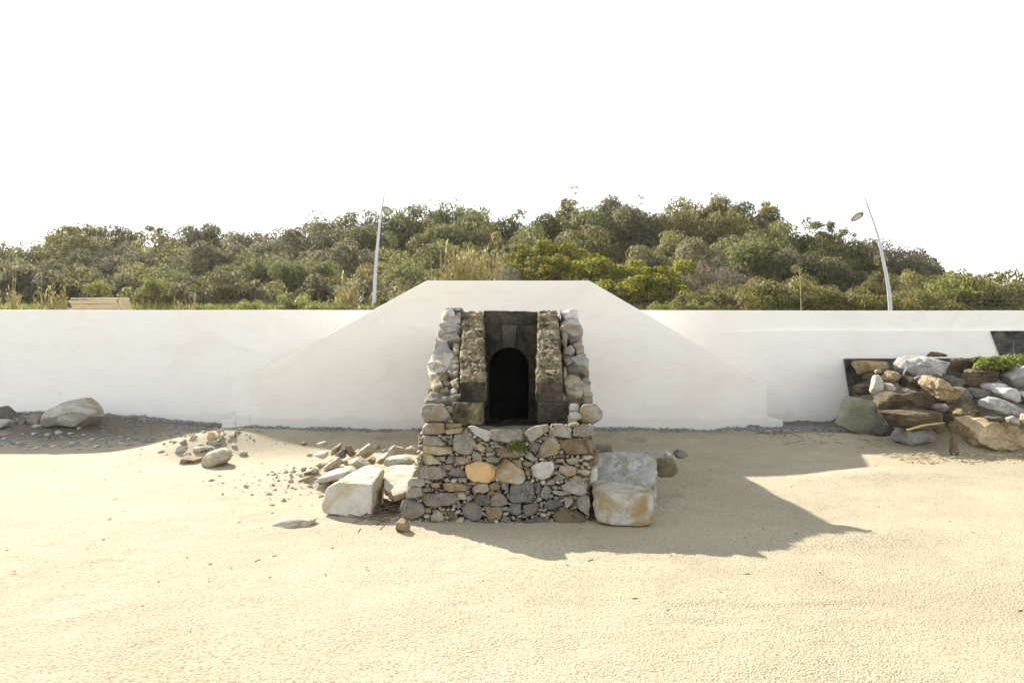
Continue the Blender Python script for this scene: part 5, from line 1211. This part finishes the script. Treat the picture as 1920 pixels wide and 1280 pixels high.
# ---- weeds on the rock pile and on the outlet
def weed(name, c, rx, rz, n, L, mat, label):
    u = unit(n); u[:, 2] = np.abs(u[:, 2]); P = u * (rng.random(n) ** .4)[:, None] * np.array([rx, rx * .7, rz])
    nr = u * .5 + unit(n) * .7 + np.array([0, 0, .5]); nr /= np.linalg.norm(nr, axis=1, keepdims=True)
    me = quads_mesh('leaves', leaf_quads(P, nr, np.full(n, L), np.full(n, L * .45))); me.materials.append(MATS[mat])
    root = empty(name, c, label, 'plant'); o = link('leaves', me); o.parent = root
    V = []; Fc = []
    for _ in range(12): limb_tubes(V, Fc, (0, 0, -.05), Vector(rng.normal(size=3)) * rx * .3 + Vector((0, 0, rz * .6)), .006, .003, 3)
    sm = pydata('stems', V, Fc, False); sm.materials.append(MATS['cane_yellow']); o = link('stems', sm); o.parent = root
weed('weed', W(1905, 697, 13.4), .55, .30, 2600, .07, 'leaf_bright', 'lush green weeds growing over the top of the rock pile')
weed('weed', W(1862, 690, 13.15), .30, .20, 1200, .07, 'leaf_bright', 'smaller green weeds spilling down over the brown slab')
weed('weed', W(1838, 684, 13.6), .25, .14, 700, .07, 'leaf_green', 'dark green weeds left of the lush ones on the pile')
weed('weed', W(968, 843, fD(838) - .06), .10, .085, 900, .03, 'leaf_bright', 'little green plant growing from the front of the stone outlet')

# ---- sticks and debris
def stick(name, a, b, r, mat, label, cat='stick', bend=.02):
    a, b = Vector(a), Vector(b); m1 = a.lerp(b, .4) + Vector((0, 0, bend)); V, Fc = tube([a, m1, b], [r, r * .95, r * .7], 6)
    o = link(name, pydata(name, [v - a for v in V], Fc), MATS[mat]); o.location = a; return tag(o, label, cat)
def pz(conv, a, b, D): p = conv([(a, b)])[0]; return W(p[0], p[1], D)
stick('cane', pz(z5, 765, 975, 11.2), pz(z5, 1095, 912, 11.6), .016, 'cane_yellow', 'yellow cane lying across the smooth grey boulder', 'cane')
stick('stick', pz(z5, 728, 490, 12.9), pz(z5, 760, 420, 12.9), .014, 'strip_grey', 'short pale stick poking up before the large grey boulder')
stick('stick', pz(z5, 830, 520, 12.9), pz(z5, 912, 500, 12.9), .016, 'strip_grey', 'bluish stick lying under the large grey boulder')
stick('stick', pz(z6, 1190, 490, 11.35), pz(z6, 1420, 440, 11.7), .014, 'straw', 'long pale stick lying over the small rubble heap')
stick('stick', pz(z6, 1230, 505, 11.3), pz(z6, 1400, 545, 11.2), .012, 'straw', 'second stick crossing the flat brown stone at the heap')
stick('stick', pz(z3, 1330, 760, 7.9), pz(z3, 1318, 915, 7.6), .010, 'straw', 'upright straw stick between white block and slab')
D_ = rayD(1788, 852)
boulder('driftwood_stump', z5([(1145,1195),(1150,1130),(1155,1080),(1165,1000),(1190,1030),(1195,1090),(1190,1130),(1215,1150),(1212,1205)]), D_, 'driftwood', 'reddish driftwood stump upright in front of the ochre boulder', 'driftwood', .12, None, 4, .08, 18)

def scatter(name, n, region, mat, smin, smax, label, flat=.6, kind='stuff'):
    """small irregular stones lying on the sand, one mesh"""
    P = region(n); n = len(P); base = np.array([[1, 0, 0], [-1, 0, 0], [0, 1, 0], [0, -1, 0], [0, 0, 1], [0, 0, -1]], float)
    tri = [(0, 2, 4), (2, 1, 4), (1, 3, 4), (3, 0, 4), (2, 0, 5), (1, 2, 5), (3, 1, 5), (0, 3, 5)]
    s = (smin * (smax / smin) ** (rng.random(n) ** 2))[:, None, None]; V = base[None] * rng.uniform(.6, 1.3, (n, 6, 1)) + rng.normal(size=(n, 6, 3)) * .18
    a = rng.uniform(0, 2 * PI, n); ca, sa = np.cos(a)[:, None], np.sin(a)[:, None]
    V = V * np.array([1.25, .9, flat]); x = V[..., 0] * ca - V[..., 1] * sa; y_ = V[..., 0] * sa + V[..., 1] * ca
    V = np.stack([x, y_, V[..., 2]], -1) * s
    z = gh(P[:, 0], P[:, 1]) + micro(P[:, 0], P[:, 1]); V += np.stack([P[:, 0], P[:, 1], z + s[:, 0, 0] * .15], 1)[:, None]
    T = V[:, np.array(tri)].reshape(-1, 3); me = quads_mesh(name, T, 3); me.materials.append(MATS[mat])
    return tag(link(name, me), label, name.replace('_', ' '), None, kind)
def rect(x0, x1, y0, y1, pw=1.0):
    return lambda n: np.stack([rng.uniform(x0, x1, n), y0 + (y1 - y0) * rng.random(n) ** pw], 1)
scatter('gravel', 2600, rect(-10.5, -4.8, 12.0, 15.3), 'cement_rubble', .008, .05, 'loose stones and grit on the dark earth bank at the left wall')
scatter('gravel', 5000, rect(-6.2, 6.2, 14.0, 14.42, .6), 'cement_rubble', .01, .05, 'grey cement crumbs along the foot of the stair parapet')
scatter('gravel', 2500, rect(-10.5, -4.6, 14.9, 15.38, .6), 'cement_rubble', .01, .05, 'grey crumbs along the foot of the left wall')
scatter('gravel', 1500, rect(4.2, 6.4, 13.4, 15.3), 'cement_rubble', .008, .04, 'grey crumbs by the right steps')
scatter('rubble_bits', 420, lambda n: np.stack([-2.1 + rng.normal(size=n) * .5, 9.1 + rng.normal(size=n) * .55], 1), 'dusty_stone', .008, .04, 'broken stone bits around the rubble left of the outlet')
scatter('rubble_bits', 260, lambda n: np.stack([-4.5 + rng.normal(size=n) * .45, 11.8 + rng.normal(size=n) * .35], 1), 'dusty_stone', .008, .04, 'broken stone bits on the small heap')
scatter('pebbles', 160, rect(-7, 7, 5.2, 12.0), 'pebble_white', .004, .014, 'small pale pebbles strewn over the open sand')
scatter('pebbles', 170, rect(-6, 6, 3.8, 11.0), 'twig_brown', .0025, .007, 'tiny dark seeds and grit strewn over the open sand')
scatter('pebbles', 420, rect(5.2, 7.8, 10.4, 11.5), 'straw', .008, .03, 'pale grit at the foot of the rock pile')
def straws(name, pts, lmin, lmax, mat, label):
    n = len(pts); a = rng.uniform(0, 2 * PI, n); l = rng.uniform(lmin, lmax, n); z = gh(pts[:, 0], pts[:, 1]) + .012
    d = np.stack([np.cos(a), np.sin(a) * .8, rng.uniform(-.1, .35, n)], 1) * l[:, None] / 2; c = np.stack([pts[:, 0], pts[:, 1], z + np.abs(d[:, 2])], 1)
    w = np.stack([-np.sin(a), np.cos(a), np.full(n, .6)], 1) * .0045
    V = np.stack([c - d - w, c + d - w, c + d + w, c - d + w], 1).reshape(-1, 3); me = quads_mesh(name, V); me.materials.append(MATS[mat]); return tag(link(name, me), label, 'debris', None, 'stuff')
straws('straw_litter', np.stack([rng.uniform(5.2, 7.8, 260), 11.3 - .6 * rng.random(260) ** 1.0], 1), .03, .16, 'straw', 'dry straw washed up at the foot of the rock pile')
straws('straw_litter', np.stack([rng.normal(size=260) * .16 - 1.15, 7.45 + rng.normal(size=260) * .22], 1), .05, .22, 'twig_brown', 'brown twigs caught between the white block and the outlet')
straws('straw_litter', np.stack([rng.uniform(-6, 6, 170), rng.uniform(4.6, 12.5, 170)], 1), .012, .045, 'twig_brown', 'thin twigs and seagrass bits strewn on the sand')
straws('straw_litter', np.stack([rng.uniform(4.0, 6.0, 90), rng.uniform(11.8, 14.0, 90)], 1), .04, .22, 'twig_brown', 'dark twigs on the berm by the right steps')

# ------------------------------------------------------------------ labels of repeats: counted from the left
NUM = ['first', 'second', 'third', 'fourth', 'fifth', 'sixth', 'seventh', 'eighth', 'ninth', 'tenth', 'eleventh', 'twelfth', 'thirteenth', 'fourteenth', 'fifteenth', 'sixteenth', 'seventeenth', 'eighteenth', 'nineteenth', 'twentieth']
by = {}
for o, ph, px in ORD: by.setdefault(ph, []).append((px, o))
for ph, L_ in by.items():
    L_.sort(key=lambda t: t[0])
    for k, (px, o) in enumerate(L_):
        o['label'] = ph.format(NUM[k], 'from the left ') if len(L_) > 1 else ph.format('single', '')
